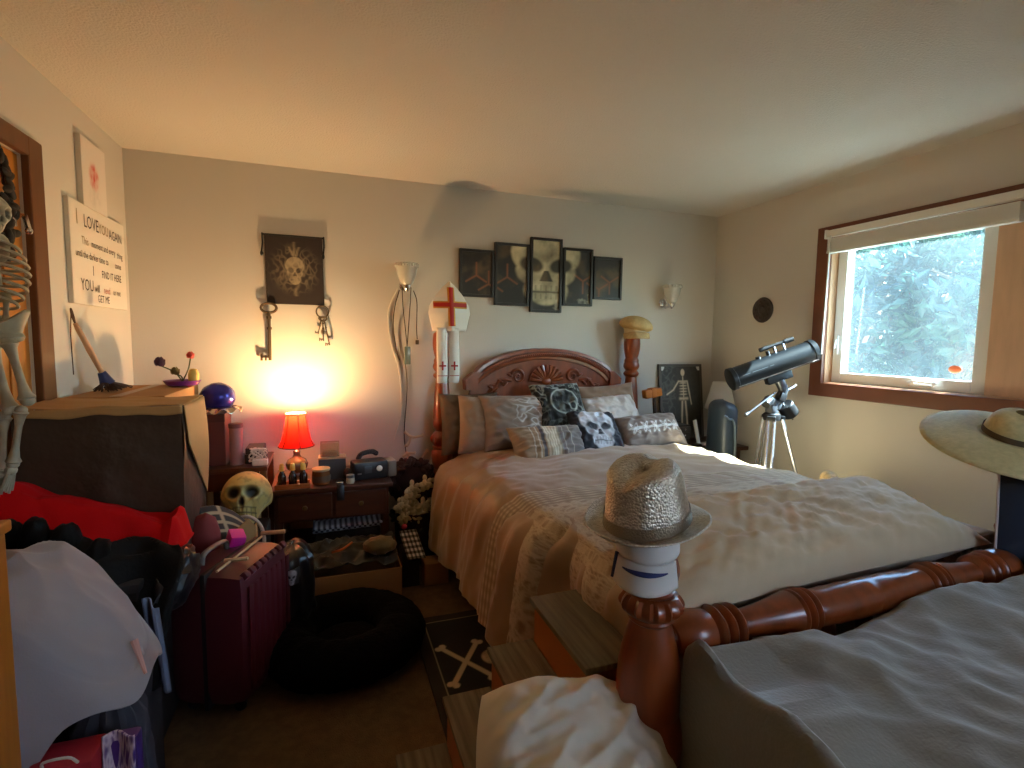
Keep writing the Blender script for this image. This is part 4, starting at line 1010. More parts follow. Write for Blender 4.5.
for a, rr in ((222, .34), (-38, .32), (80, .20)):
    c_, s_ = cos(radians(a)), sin(radians(a)); b = MB(); top = HD+V((c_*.06, s_*.06, -.04)); bot = V((HD.x+c_*rr, HD.y+s_*rr, .02)); sid = V((-s_, c_, 0))*.017
    k = top.lerp(bot, .62)
    b.tube([top+sid, k+sid], .0095, 8); b.tube([top-sid, k-sid], .0095, 8); b.tube([top.lerp(bot, .35), bot], .011, 8)
    lg = b.build('tripod_leg', al, t)
    b = MB(); b.ell(bot, (.016, .016, .02), n=10); b.box(k, (.06, .03, .03), (0, 0, radians(a+90)), .006); b.build('foot', black_m, lg)
b = MB(); HC_ = V((HD.x, HD.y, .60))
for a, rr in ((222, .34), (-38, .32), (80, .20)):
    b.tube([HC_, V((HD.x+cos(radians(a))*rr*.48, HD.y+sin(radians(a))*rr*.48, .55))], .008, 6)
b.lathe([(.05, -.006), (.05, .006)], HC_, n=20); b.build('accessory_tray', black_m, t)

# ------------------------------------------------------------------ nightstand by the left of the bed
ns = thing('nightstand', 'dark wood nightstand with red lamp against the back wall', 'nightstand', (.01, 3.18, 0))
MB().bx(-.31, .335, 2.94, 3.43, .575, .60, .006).build('table_top', darkwood_m, ns, smooth=False)
MB().bx(-.29, .315, 2.972, 3.42, .41, .575, .003).build('body', darkwood_m, ns, smooth=False)
for x0, x1 in ((-.275, .005), (.02, .30)):
    dr = MB().bx(x0, x1, 2.957, 2.973, .425, .563, .005).build('drawer', darkwood_m, ns, smooth=False)
    b = MB(); xc = (x0+x1)/2; b.lathe([(.006, 0), (.006, .012), (.014, .018), (.012, .026), (.002, .03)], (xc, 2.957, .495), R=M.Rotation(pi/2, 3, 'X'), n=14); b.build('knob', brass_m, dr)
for x in (-.27, .295):
    for y in (2.995, 3.40): MB().lathe([(.018, 0), (.020, .1), (.026, .3), (.024, .41)], (x, y, 0), n=14).build('leg', darkwood_m, ns)
MB().bx(-.275, .30, 3.0, 3.41, .20, .218, .003).build('shelf', darkwood_m, ns, smooth=False)

# red table lamp, lit
LXp, LYp = -.185, 3.20
lp = thing('table_lamp', 'lit table lamp with red bell shade and black ribs on nightstand', 'lamp', (LXp, LYp, .60))
b = MB(); b.lathe([(.05, .60), (.052, .61), (.03, .62), (.026, .635), (.056, .66), (.062, .685), (.05, .71), (.025, .725), (.018, .74), (.02, .76), (.008, .77), (.008, .80)], (LXp, LYp, 0), n=32); b.build('base', mat('brown_ceramic', rgb(92, 74, 54), .25, coat=.5, bump=.2, bscale=30), lp)
rs = bpy.data.materials.new('red_shade'); rs.use_nodes = True; n, l = rs.node_tree.nodes, rs.node_tree.links
p_ = n['Principled BSDF']; p_.inputs['Base Color'].default_value = (*rgb(150, 14, 10), 1); p_.inputs['Roughness'].default_value = .8
tl = n.new('ShaderNodeBsdfTranslucent'); tl.inputs[0].default_value = (*rgb(214, 26, 14), 1)
mx = n.new('ShaderNodeMixShader'); mx.inputs[0].default_value = .20; l.new(p_.outputs[0], mx.inputs[1]); l.new(tl.outputs[0], mx.inputs[2]); l.new(mx.outputs[0], n['Material Output'].inputs[0])
SHP = [(.053, .980), (.055, .952), (.060, .92), (.068, .87), (.080, .825), (.098, .790)]
b = MB(); b.lathe(SHP, (LXp, LYp, 0), n=48, rf=lambda a, z: 1+.02*cos(a*6), cap=False); shd = b.build('lamp_shade', rs, lp)
b = MB()
for k in range(6):
    a = k*pi/3+.26+pi/6; b.tube([(LXp+cos(a)*(r*.985+.002), LYp+sin(a)*(r*.985+.002), z) for r, z in SHP], .0022, 6)
for r, z in (SHP[-1],): b.tube([(LXp+cos(2*pi*i/40)*r, LYp+sin(2*pi*i/40)*r, z) for i in range(40)], .003, 6, closed=True)
b.build('shade_ribs', mat('dark_piping', rgb(40, 8, 8), .7), shd)
b = MB(); b.tube([(LXp+cos(2*pi*i/40)*.054, LYp+sin(2*pi*i/40)*.054, .980) for i in range(40)], .0035, 6, closed=True); b.build('top_rim', mat('pale_rim', rgb(226, 190, 140), .6), shd)
bulbm = mat('lit_bulb', (1, .8, .5), .4, emit=(1, .62, .28), estr=60)
b = MB(); b.ell((LXp, LYp, .925), (.024, .024, .032), n=16); b.cyl((LXp, LYp, .80), (LXp, LYp, .90), .012); b.build('bulb', bulbm, lp)
pl = bpy.data.lights.new('lamp_light', 'POINT'); pl.energy = 28; pl.color = (1, .62, .27); pl.shadow_soft_size = .028
po = bpy.data.objects.new('lamp_light', pl); COL.objects.link(po); po.parent = lp; po.location = (0, 0, .368)

# things on the nightstand
amber = mat('amber_glass', rgb(214, 150, 50), .15, trans=.6); dkglass = mat('dark_glass', rgb(46, 22, 10), .2); yel_m = mat('yellow_cap', rgb(226, 196, 96), .5)
tr_ = thing('bottle_tray', 'low wooden tray holding three little dark bottles before lamp', 'tray', (-.20, 2.99, .60))
b = MB(); b.bx(-.285, -.105, 2.955, 3.035, .601, .609, .002); b.bx(-.285, -.105, 2.955, 2.961, .609, .628, .002); b.bx(-.285, -.105, 3.029, 3.035, .609, .628, .002); b.bx(-.285, -.279, 2.961, 3.029, .609, .628, .002); b.bx(-.111, -.105, 2.961, 3.029, .609, .628, .002); b.build('tray_body', mat('tray_wood', rgb(150, 84, 36), .4, coat=.3), tr_, smooth=False)
sides = ('left', 'middle', 'right')
def bottle(x, lab):
    t = thing('dropper_bottle', lab, 'bottle', (x, 2.995, .61), 'little bottles in the tray')
    b = MB(); b.lathe([(.019, .610), (.021, .615), (.021, .665), (.016, .68), (.010, .688), (.010, .698)], (x, 2.995, 0), n=18); b.build('bottle_body', dkglass, t)
    b = MB(); b.lathe([(.013, .697), (.014, .70), (.013, .722), (.009, .735)], (x, 2.995, 0), n=16); b.build('cap', yel_m, t)
    return t
for x, sd in ((-.250, sides[0]), (-.196, sides[1]), (-.142, sides[2])): bottle(x, 'dark little bottle with yellow cap, %s of three in the wooden tray' % sd)
t = thing('jar_candle', 'round glass jar candle with pale lid on the nightstand', 'candle', (-.055, 3.02, .60))
b = MB(); b.lathe([(.040, .602), (.048, .607), (.049, .66), (.046, .674), (.045, .68)], (-.050, 3.02, 0), n=30); b.build('jar', mat('jar_glass', rgb(150, 92, 50), .15, trans=.3), t)
b = MB(); b.lathe([(.0465, .68), (.048, .684), (.048, .692), (.03, .696), (.0, .696)], (-.050, 3.02, 0), n=30); b.build('lid', mat('jar_lid', rgb(206, 176, 130), .4), t)
b = MB(); b.lathe([(.0495, .62), (.0497, .655)], (-.050, 3.02, 0), n=30, cap=False); b.build('label_band', mat('brown_label', rgb(96, 70, 48), .7), t)
t = thing('tissue_box', 'dark box standing behind the jar candle on nightstand', 'box', (.01, 3.13, .60))
b = MB(); b.bx(-.065, .085, 3.10, 3.20, .601, .72, .004); b.build('box_body', mat('slate_box', rgb(70, 70, 74), .6), t, smooth=False)
b = MB(); b.bx(-.067, .087, 3.098, 3.202, .72, .729, .003); b.build('lid', mat('pale_lid', rgb(176, 150, 116), .6), t, smooth=False)
t = thing('clear_box', 'little clear display box on top of the dark box by lamp', 'box', (.0, 3.15, .73))
b = MB(); b.bx(-.055, .05, 3.12, 3.19, .732, .812, .003); b.build('case', mat('clear_plastic', rgb(226, 206, 166), .15, trans=.8), t, smooth=False)
b = MB(); b.box((-.003, 3.155, .745), (.08, .05, .024), None, .004); b.build('content', mat('amber_content', rgb(170, 110, 60), .5), t)
t = thing('wrist_watch', 'dark wrist watch hanging over the front edge of the nightstand', 'watch', (.045, 2.95, .55))
b = MB(); b.grid(lambda u, v: V((.03+.04*u, (3.01-.085*v if v < .85 else 2.935), .606 if v < .8 else .606-(v-.8)*.42)), 2, 20); b.build('strap', black_m, t, solid=.006)
b = MB(); b.lathe([(.022, 0), (.024, .006), (.02, .011)], (.05, 2.985, .608), n=24); b.build('watch_case', chrome_m, t)
t = thing('small_jar', 'tiny pale jar beside the watch on the nightstand', 'jar', (.10, 3.0, .60))
b = MB(); b.lathe([(.020, .601), (.023, .606), (.023, .63), (.02, .634)], (.105, 2.99, 0), n=20); b.build('jar_body', mat('pale_jar', rgb(186, 170, 140), .4), t); b = MB(); b.lathe([(.022, .634), (.022, .65), (.0, .652)], (.105, 2.99, 0), n=20); b.build('lid', mat('blue_grey_lid', rgb(110, 118, 124), .4), t)
# sleep apnea machine
RC_ = M.Rotation(radians(10), 3, 'Z')
t = thing('cpap_machine', 'black breathing machine with small screen and white knob on nightstand', 'medical device', (.215, 3.09, .60))
CC = V((.215, 3.09, .602)); cm = mat('device_black', rgb(30, 30, 34), .35)
b = MB(); b.box(CC+V((0, 0, .052)), (.20, .12, .104), RC_, .018); b.build('body', cm, t, smooth=True)
b = MB(); b.box(CC+RC_ @ V((.124, 0, .050)), (.055, .115, .098), RC_, .012); b.build('water_tank', mat('grey_tank', rgb(150, 138, 126), .3, trans=.3), t)
b = MB(); b.box(CC+RC_ @ V((-.02, -.062, .060)), (.044, .004, .042), RC_, .001); b.build('screen', mat('screen_grey', rgb(80, 84, 88), .2), t)
b = MB(); b.lathe([(.017, 0), (.017, .007), (.012, .010), (.0, .010)], CC+RC_ @ V((.045, -.060, .062)), R=RC_ @ M.Rotation(pi/2, 3, 'X'), n=24); b.build('knob', mat('knob_white', rgb(216, 208, 196), .4), t)
b = MB(); b.box(CC+RC_ @ V((-.07, -.062, .04)), (.022, .003, .008), RC_); b.build('badge', mat('badge_grey', rgb(140, 140, 140), .4), t)
b = MB(); hp = curve_pts([CC+V((-.06, .05, .10)), CC+V((-.04, .03, .135)), CC+V((.02, .06, .14)), CC+V((.05, .09, .12))], 40); b.tube(hp, [.013+.0025*(i % 2) for i in range(len(hp))], 12); b.build('hose', cm, t)
b = MB(); b.ell(CC+RC_ @ V((-.125, -.01, .035)), (.028, .034, .035), n=16); tag(b.build('black_pouch', mat('pouch_black', rgb(26, 22, 22), .8)), 'small black pouch at the left end of breathing machine', 'pouch')
# checked cloth under the drawer, cardboard box with bag
def chk(u, v): return rgb(196, 200, 214) if (int(u*26) % 2) != (int(v*2) % 2) else rgb(34, 38, 62)
b = MB(); b.grid(lambda u, v: V((-.10+.38*u, 2.975+.02*v+.004*sin(u*30), .355-.03*v+.012*u)), 104, 6, chk); b.grid(lambda u, v: V((-.10+.38*u, 2.975+.3*v, .356+.012*u)), 52, 8, chk)
o = b.build('checked_cloth', attr_cloth, solid=.002); tag(o, 'blue and white checked cloth folded on shelf under nightstand drawers', 'cloth')
b = MB(); b.bx(-.09, .27, 3.02, 3.36, .219, .345, .02); tag(b.build('linen_bundle', mat('dark_linen', rgb(46, 38, 34), .9)), 'dark folded linen on the nightstand shelf under checked cloth', 'linen')
bx = thing('cardboard_box', 'open brown cardboard box on the floor in front of nightstand', 'box', (.08, 2.80, 0))
def carton(b, x0, x1, y0, y1, z0, z1, th=.006):
    b.bx(x0, x1, y0, y0+th, z0, z1); b.bx(x0, x1, y1-th, y1, z0, z1); b.bx(x0, x0+th, y0+th, y1-th, z0, z1); b.bx(x1-th, x1, y0+th, y1-th, z0, z1); b.bx(x0+th, x1-th, y0+th, y1-th, z0, z0+th)
b = MB(); carton(b, -.20, .345, 2.64, 2.92, .002, .225); b.build('carton', card_m, bx, smooth=False)
b = MB(); b.box((.07, 2.648, .205), (.50, .003, .02)); b.build('tape_strip', mat('tape', rgb(140, 96, 54), .3), bx, smooth=False)
bagm = mat('dark_shiny_bag', rgb(44, 38, 30), .3, spec=.6, var=.3, vscale=12)
b = MB(); b.grid(lambda u, v: V((-.185+.515*u, 2.655+.25*v, .235+.055*sin(pi*u)*sin(pi*v)+.035*ridge(u*4, v*4, 3.)+.02*nz(u*11, v*9, 1.)+.05*v)), 60, 40)
b.grid(lambda u, v: V((-.185+.515*u, 2.655+.25*v, .06)), 2, 2)
tag(b.build('black_bag', bagm, solid=.004), 'shiny dark crumpled bag stuffed in the cardboard box', 'bag')
b = MB(); b.tube(curve_pts([(.0, 2.70, .325), (.05, 2.69, .34), (.10, 2.72, .36)], 20), .006, 6); tag(b.build('beaded_strand', mat('copper_bead', rgb(190, 110, 60), .3, metal=.7)), 'coppery beaded strand lying across the dark bag in box', 'strand')
b = MB(); b.ell((.24, 2.70, .335), (.085, .06, .045), n=20, fn=lambda q, p: p*(1+.2*nz(q.x*3, q.y*3, q.z*3))); tag(b.build('olive_cloth', mat('olive_satin', rgb(104, 86, 44), .4, sheen=.3, bump=.5, bscale=25, bdist=.01)), 'bunched olive satin cloth at the right of box', 'cloth')

# wreath of white flowers on a dark stand, small boxes
t = thing('flower_planter', 'dark planter filled with creamy white artificial flowers beside bed', 'planter', (.50, 3.2, 0))
dk = mat('dark_wicker', rgb(44, 30, 24), .8, bump=.8, bscale=60, bdist=.01)
b = MB(); b.lathe([(.09, 0), (.12, .02), (.13, .3), (.14, .34), (.12, .34), (.10, .28)], (.505, 3.22, 0), n=28); b.build('pot', dk, t)
b = MB()
rn = random.Random(4)
for i in range(60):
    a = i*pi/30; R0 = .125; c = V((.50+cos(a)*R0*.95, 3.28, .50+sin(a)*R0))
    for k in range(3): b.ell(c+V((rn.uniform(-.02, .02), rn.uniform(-.03, .03), rn.uniform(-.02, .02))), (.03, .014, .02), R=M.Rotation(rn.random()*6, 3, 'Y') @ M.Rotation(rn.random()*3, 3, 'X'), n=8)
b.lathe([(.12, 0), (.10, .02), (0, .03)], (.50, 3.285, .50), R=M.Rotation(pi/2, 3, 'X'), n=28); b.build('dark_wreath', mat('dark_red_leaf', rgb(52, 22, 20), .8), t)
petal = mat('cream_petal', rgb(214, 200, 164), .7)
for i in range(13):
    b = MB(); cx, cz = .495+rn.uniform(-.09, .08), .42+rn.uniform(-.12, .11); c = V((cx, 3.13+rn.uniform(-.04, .03), cz))
    for k in range(9):
        a = k*2.4; r = .012+.004*k; q = c+V((cos(a)*r, -.022+.0045*k, sin(a)*r)); b.ell(q, (.021, .007, .018), R=M.Rotation(-a, 3, 'Y') @ M.Rotation(.6, 3, 'X'), n=8)
    b.build('flower', petal, t)
b = MB()
for i in range(26):
    a = rn.random()*6.28; q = V((.505+cos(a)*.13, 3.17+rn.uniform(-.06, .06), .33+sin(a)*.09)); b.ell(q, (.045, .006, .016), R=M.Rotation(rn.random()*6, 3, 'Y') @ M.Rotation(rn.random()*2, 3, 'Z'), n=8)
b.build('leaves', mat('dark_leaf', rgb(40, 50, 34), .7), t)
def plaid(u, v):
    a = int(u*9) % 2; c = int(v*11) % 2
    return rgb(214, 212, 208) if a and c else rgb(26, 26, 28) if not a and not c else rgb(110, 110, 112)
b = MB(); b.grid(lambda u, v: V((.37+.10*u+.03*(1-v), 2.80+.16*v, .19+.11*v)), 54, 66, plaid)
g = tag(b.build('gift_bag', attr_cloth, solid=.004), 'black and white checked bag top beside the cardboard box', 'bag')
b = MB(); b.bx(.375, .475, 2.86, 2.99, .002, .21, .004); b.build('bag_body', mat('bag_dark', rgb(36, 30, 28), .7), g)
b = MB(); b.ell((.405, 2.985, .315), (.018, .014, .016), n=12); b.build('pink_bow', mat('pink_tissue', rgb(190, 50, 80), .7), g)
b = MB(); b.bx(.50, .64, 2.84, 2.96, .002, .13, .004); tag(b.build('small_carton', card_m, smooth=False), 'little brown carton on the floor below the white flowers', 'box')

# ------------------------------------------------------------------ pet bed, black bag, suitcase
fur = mat('black_fur', rgb(7, 7, 7), 1, bump=.5, bscale=90, bdist=.02, spec=.1)
def donut(u, v):
    a, p = 2*pi*u, 2*pi*v; k = 1+.10*nz(cos(a)*3, sin(a)*3, v*3)+.05*nz(cos(a)*14, sin(a)*14, v*16)
    r = .235+.105*cos(p)*k; z = .10+.095*sin(p)*k
    return V((.055+r*cos(a)*1.02, 2.30+r*sin(a)*.92, max(.003, z)))
pb_ = thing('pet_bed', 'round black fluffy pet bed on the carpet', 'pet bed', (.055, 2.30, 0))
b = MB(); b.grid(donut, 120, 40, cu=True, cv=True); b.build('bolster', fur, pb_, ang=180)
b = MB(); b.ell((.055, 2.30, .06), (.19, .17, .05), n=24, fn=lambda q, p: p*(1+.06*nz(q.x*8, q.y*8, q.z*8))); b.build('cushion', fur, pb_, ang=180)
bbm = mat('black_plastic_bag', rgb(20, 18, 20), .35, spec=.6)
b = MB(); b.grid(heap(-.17, 2.46, .085, .12, .47, .004, folds=7, fa=.1, seed=3., wr=.02), 60, 40, cu=True); t = tag(b.build('black_tote', bbm), 'black bag with small white skull print behind the suitcase', 'bag')
b = MB(); b.grid(lambda u, v: V((-.195+.06*u, 2.345-.03*sin(pi*u)-.01, .36+.07*v)), 24, 24, lambda u, v: mix(rgb(22, 20, 22), rgb(190, 186, 190), min(1, skull_art(u*2-1, v*2-1)))); b.build('skull_print', attr_print, t, solid=.003)
sc = thing('suitcase', 'maroon hard shell suitcase standing upright by the pet bed', 'suitcase', (-.40, 2.2, 0))
mar = mat('maroon_shell', rgb(84, 26, 34), .45, bump=.1, bscale=60)
RSU = M.Rotation(radians(-22), 3, 'Z'); SC = V((-.375, 2.225, .30))
b = MB(); b.box(SC, (.30, .37, .52), RSU, .075)
for i in range(8):
    y = -.13+i*.040; b.box(SC+RSU @ V((.149, y, .0)), (.006, .026, .40), RSU, .003); b.box(SC+RSU @ V((.128, y, .238)), (.03, .028, .03), M.Rotation(radians(-22), 3, 'Z') @ M.Rotation(radians(45), 3, 'Y'), .008)
b.build('shell', mar, sc)
b = MB(); b.box(SC+RSU @ V((.0, 0, 0)), (.020, .374, .524), RSU, .0095); b.build('zip_band', mat('zip_black', rgb(24, 18, 20), .7), sc)
b = MB(); b.tube(curve_pts([SC+RSU @ V((-.05, -.11, .262)), SC+RSU @ V((-.05, -.09, .30)), SC+RSU @ V((-.05, .03, .30)), SC+RSU @ V((-.05, .05, .262))], 20), .012, 10, flat=.6); b.build('handle', mat('grey_handle', rgb(120, 112, 106), .4), sc)
b = MB(); b.box(SC+RSU @ V((-.04, .10, .285)), (.06, .07, .05), (.3, .2, .4), .008); b.build('pink_tag', mat('hot_pink', rgb(226, 40, 150), .5), sc)
b = MB(); b.tube(curve_pts([SC+RSU @ V((.04, -.16, .264)), SC+RSU @ V((.04, .0, .268)), SC+RSU @ V((.03, .17, .266))], 12), .005, 6); b.tube([SC+RSU @ V((.02, -.08, .27)), SC+RSU @ V((.10, -.06, .272))], .007, 6); b.build('cord', mat('cream_cord', rgb(200, 176, 136), .7), sc)
for x in (-.09, .09):
    for y in (-.12, .12):
        b = MB(); c = SC+RSU @ V((x, y, 0)); b.lathe([(.018, -.012), (.022, -.008), (.022, .008), (.018, .012)], (c.x, c.y, .023), R=M.Rotation(pi/2, 3, 'X'), n=16); b.cyl((c.x, c.y, .03), (c.x, c.y, .05), .012); b.build('wheel', black_m, sc)

# ------------------------------------------------------------------ side table with giant skull and clutter
sd_ = thing('side_table', 'narrow dark side table behind the giant skull in corner', 'table', (-.46, 3.2, 0))
MB().bx(-.66, -.325, 3.02, 3.42, .695, .72, .005).build('table_top', darkwood_m, sd_, smooth=False)
for x in (-.64, -.345):
    for y in (3.04, 3.40): MB().bx(x-.016, x+.016, y-.016, y+.016, 0, .695, .003).build('leg', darkwood_m, sd_, smooth=False)
MB().bx(-.62, -.365, 3.03, 3.41, .60, .694, .003).build('apron', darkwood_m, sd_, smooth=False)
b = MB(); b.bx(-.56, -.31, 2.70, 2.995, .002, .45, .015); crate = tag(b.build('storage_crate', mat('dark_crate', rgb(34, 28, 26), .7)), 'dark storage crate under the giant yellowed skull', 'crate')
b = MB(); O = V((-.405, 2.87, .600)); RR = M.Rotation(-.05, 3, 'Z') @ M.Rotation(radians(-27), 3, 'X'); skull3d(b, O, .165, RR, 128); skull_cols(b, O, .165, RR, rgb(206, 184, 112), rgb(30, 22, 10))
tag(b.build('giant_skull', attr_plastic, ang=180), 'giant yellowed plastic skull beside the nightstand', 'skull')
t = thing('black_case', 'black box with tangle of white cord on the side table', 'box', (-.40, 3.2, .72))
b = MB(); b.bx(-.445, -.345, 3.10, 3.26, .722, .775, .006); b.bx(-.44, -.35, 3.10, 3.25, .776, .81, .006); b.build('case_body', mat('case_black', rgb(40, 36, 36), .5), t, smooth=False)
b = MB(); cp = [V((-.375+.04*sin(i*1.9)+.01*sin(i*.7), 3.085-.012*cos(i*2.3), .775+.035*cos(i*1.37))) for i in range(26)]; b.tube(curve_pts(cp, 120), .0045, 6); tag(b.build('white_cord_bundle', wcord_m), 'tangled white cord piled in front of the black box', 'cord')
b = MB(); b.bx(-.40, -.325, 3.04, 3.09, .722, .752, .004); tag(b.build('white_adapter', white_m), 'small white power adapter at the front of side table', 'adapter')
t = thing('mailing_tube', 'pinkish cardboard tube standing on side table', 'tube', (-.49, 3.12, .72))
b = MB(); b.lathe([(.033, .722), (.034, .93), (.035, .935), (.035, .945), (.0, .946)], (-.485, 3.12, 0), n=24); b.build('tube_body', mat('mauve_paper', rgb(168, 120, 116), .6), t); b = MB(); b.lathe([(.0362, .925), (.0362, .948), (.03, .95), (0, .95)], (-.485, 3.12, 0), n=24); b.build('cap', mat('mauve_cap', rgb(120, 76, 74), .6), t)
t = thing('tall_box', 'tall dark red box standing left of the pinkish tube', 'box', (-.57, 3.2, .72))
MB().bx(-.635, -.535, 3.10, 3.30, .722, 1.0, .005).build('box_body', mat('oxblood', rgb(96, 40, 34), .5), t, smooth=False); MB().bx(-.637, -.533, 3.098, 3.302, .96, 1.004, .005).build('lid', mat('oxblood_lid', rgb(78, 30, 28), .5), t, smooth=False)
t = thing('foil_balloon', 'deflated blue foil balloon with silver frill on tall red box', 'balloon', (-.57, 3.15, 1.0))
b = MB(); b.ell((-.575, 3.16, 1.09), (.088, .085, .08), n=30, fn=lambda q, p: p*(1+.05*nz(q.x*4, q.y*4, q.z*4))); b.build('blue_dome', mat('blue_foil', rgb(40, 40, 130), .25, metal=.5), t)
b = MB(); b.grid(lambda u, v: V((-.575+cos(2*pi*u)*(.09+.03*v), 3.16+sin(2*pi*u)*(.075+.03*v), 1.04-.02*v+.014*sin(u*2*pi*9)*v)), 90, 5, cu=True); b.build('silver_frill', mat('silver_foil', rgb(190, 176, 160), .2, metal=.9), t, solid=.002)

# big covered box in the left corner, with things on top
bb = thing('covered_box', 'big dark brown covered box with tan lid edge by left wall', 'box', (-.77, 2.36, .4))
brown_paper = mat('dark_brown_cover', rgb(66, 48, 34), .7, bump=.6, bscale=6, bdist=.03)
tan_paper = mat('kraft_lid', rgb(176, 136, 84), .8, bump=.3, bscale=8, bdist=.02)
b = MB(); b.grid(lambda u, v: V((-1.02+.50*u, 2.20-.012*ridge(u*2, v*2, 4.), .40+.755*v)), 30, 30); b.grid(lambda u, v: V((-.522+.016*nz(u*3, v*3, 1.), 2.20+.32*u, .40+.755*v)), 20, 20)
b.bx(-1.02, -.53, 2.215, 2.52, .40, 1.145, .01); b.build('body', brown_paper, bb, ang=50)
b = MB(); b.grid(lambda u, v: V((-1.025+.51*u, 2.19+.335*v, 1.158+.006*nz(u*4, v*4)+.008*ridge(u*2, v*2, 3.))), 40, 30); b.grid(lambda u, v: V((-1.025+.51*u, 2.19-.004*v, 1.158-.03*v-.012*nz(u*5, 2.)*v+.006*ridge(u*2, 0, 3.))), 40, 4); b.build('lid', tan_paper, bb, solid=.004)
b = MB(); b.grid(lambda u, v: V((-.512+.012*sin(pi*v)*u, 2.195+.325*u+.05*v*(1-u), 1.162-.42*v*(.35+.65*u))), 20, 16); b.build('side_flap', tan_paper, bb, solid=.004)
b = MB(); b.bx(-1.02, -.535, 2.225, 2.515, .003, .395, .02); tag(b.build('storage_chest', mat('dark_trunk', rgb(40, 30, 24), .6)), 'dark chest on the floor under the big covered box', 'chest')
cb = thing('tall_carton', 'tall carton behind the big covered box holding broom and roses', 'box', (-.84, 2.85, 0))
MB().bx(-1.02, -.66, 2.54, 3.14, .002, 1.165, .004).build('carton', card_m, cb, smooth=False)
b = MB(); b.bx(-.86, -.82, 2.538, 3.142, 1.1655, 1.167); b.build('tape_strip', mat('tape_tan', rgb(146, 104, 62), .3), cb, smooth=False)
# hand brush leaning on the wall
br = thing('hand_broom', 'short broom with tan handle and blue ferrule leaning on left wall', 'broom', (-.93, 2.65, 1.15))
P0, P1 = V((-.93, 2.62, 1.215)), V((-1.022, 2.62, 1.50))
P0 = V((-.955, 2.78, 1.24)); P1 = V((-1.025, 2.72, 1.47))
hp = [P0.lerp(P1, i/8) for i in range(9)]
b = MB(); b.tube(hp, [.009, .010, .011, .012, .013, .012, .011, .011, .008], 12); b.build('handle', oak_m, br)
b = MB(); b.tube(curve_pts([P1, P1+V((-.0, -.025, .03)), P1+V((0, -.03, .06)), P1+V((0, -.01, .03)), P1], 20), .004, 6); b.tube([P1+V((0, -.03, .055)), P1+V((-.002, -.04, -.05)), P1+V((-.002, -.035, -.22))], .002, 5); b.build('hanging_loop', mat('dark_loop', rgb(70, 44, 28), .8), br)
d_ = (P0-P1).normalized(); b = MB(); b.tube([P0-d_*.015, P0+d_*.02, P0+d_*.04], [.016, .024, .03], 16); b.build('ferrule', mat('blue_ferrule', rgb(36, 44, 92), .4), br)
b = MB(); c0 = P0+d_*.035
rn = random.Random(2)
for i in range(90):
    a = rn.uniform(-1, 1); q = rn.uniform(-1, 1)
    e = V((c0.x+.02+q*.05, c0.y+a*.105, 1.172+.012*rn.random())); b.tube([c0+V((q*.01, a*.022, 0)), (c0+e)/2+V((0, a*.03, .0)), e], [.003, .003, .002], 4)
b.build('bristles', mat('dark_bristle', rgb(64, 44, 36), .9), br)
# purple dish with roses
t = thing('rose_dish', 'purple dish with artificial roses on the corner of big box', 'flowers', (-.64, 2.85, 1.15))
b = MB(); b.lathe([(.05, 1.153), (.07, 1.157), (.085, 1.18), (.080, 1.18), (.06, 1.165), (0, 1.163)], (-.645, 2.82, 0), n=30); b.build('dish', mat('purple_dish', rgb(104, 36, 120), .35), t)
def rose(b, c, s):
    for k in range(12):
        a = k*2.4; r = s*(.15+.06*k); b.ell(c+V((cos(a)*r, sin(a)*r, -s*.06*k)), (s*.5, s*.2, s*.62), R=M.Rotation(a+pi/2, 3, 'Z') @ M.Rotation(.25, 3, 'X'), n=8)
stem_m = mat('stem_green', rgb(70, 84, 46), .6)
for lab, c, s, mt in (('purple_rose', V((-.735, 2.80, 1.285)), .028, mat('dark_purple_petal', rgb(60, 26, 50), .7)), ('red_rose', V((-.605, 2.82, 1.315)), .021, mat('red_petal', rgb(206, 70, 60), .6)), ('green_flower', V((-.675, 2.82, 1.235)), .024, mat('olive_petal', rgb(112, 96, 50), .7))):
    b = MB(); rose(b, c, s); fl_ = b.build(lab, mt, t)
    b = MB(); b.tube(curve_pts([c+V((0, 0, -s)), c.lerp(V((-.645, 2.82, 1.17)), .55)+V((.01, 0, 0)), V((-.645, 2.82, 1.172))], 10), .0035, 6); b.build('stem', stem_m, fl_)
b = MB(); b.lathe([(.018, 1.165), (.024, 1.18), (.026, 1.21), (.018, 1.235), (.01, 1.24)], (-.59, 2.80, 0), n=18); b.build('yellow_candle', mat('yellow_wax', rgb(214, 176, 84), .4), t)

t = [o for o in COL.objects if o.name == 'rose_dish'][0]; t.location = t.location+V((-.06, .20, .016))
# ------------------------------------------------------------------ left wall: canvases
def wallprint(name, lab, y0, y1, z0, z1, colf, th=.022):
    t = thing(name, lab, 'picture', (LX, (y0+y1)/2, z0))
    MB().bx(LX+.001, LX+th, y0, y1, z0, z1, .002).build('panel', mat('canvas_side', rgb(206, 198, 184), .8), t, smooth=False)
    b = MB(); b.grid(lambda u, v: V((LX+th+.0012, y0+.002+(y1-y0-.004)*u, z0+.002+(z1-z0-.004)*v)), 80, 80, colf); b.build('face', attr_print, t)
    return t
def redart(u, v):
    x, y = u*2-1, v*2-1; base = rgb(222, 214, 204)
    k = disc(x, y, -.05, .0, .38, .36, .4)*(.55+.6*fbm(x*5, y*5, 2.))+.5*exp(-((x)/.08)**2-((y-.1)/.2)**2)
    g = .25*disc(x, y, -.1, -.6, .5, .3, .6)*max(0, .5+fbm(x*4, y*4, 8.))
    return mix(mix(base, rgb(150, 150, 140), g), rgb(206, 52, 48), min(1, max(0, k)*.9))
wallprint('canvas_print', 'white canvas with red circular design, the upper one on left wall', 2.865, 3.13, 2.0, 2.31, redart)
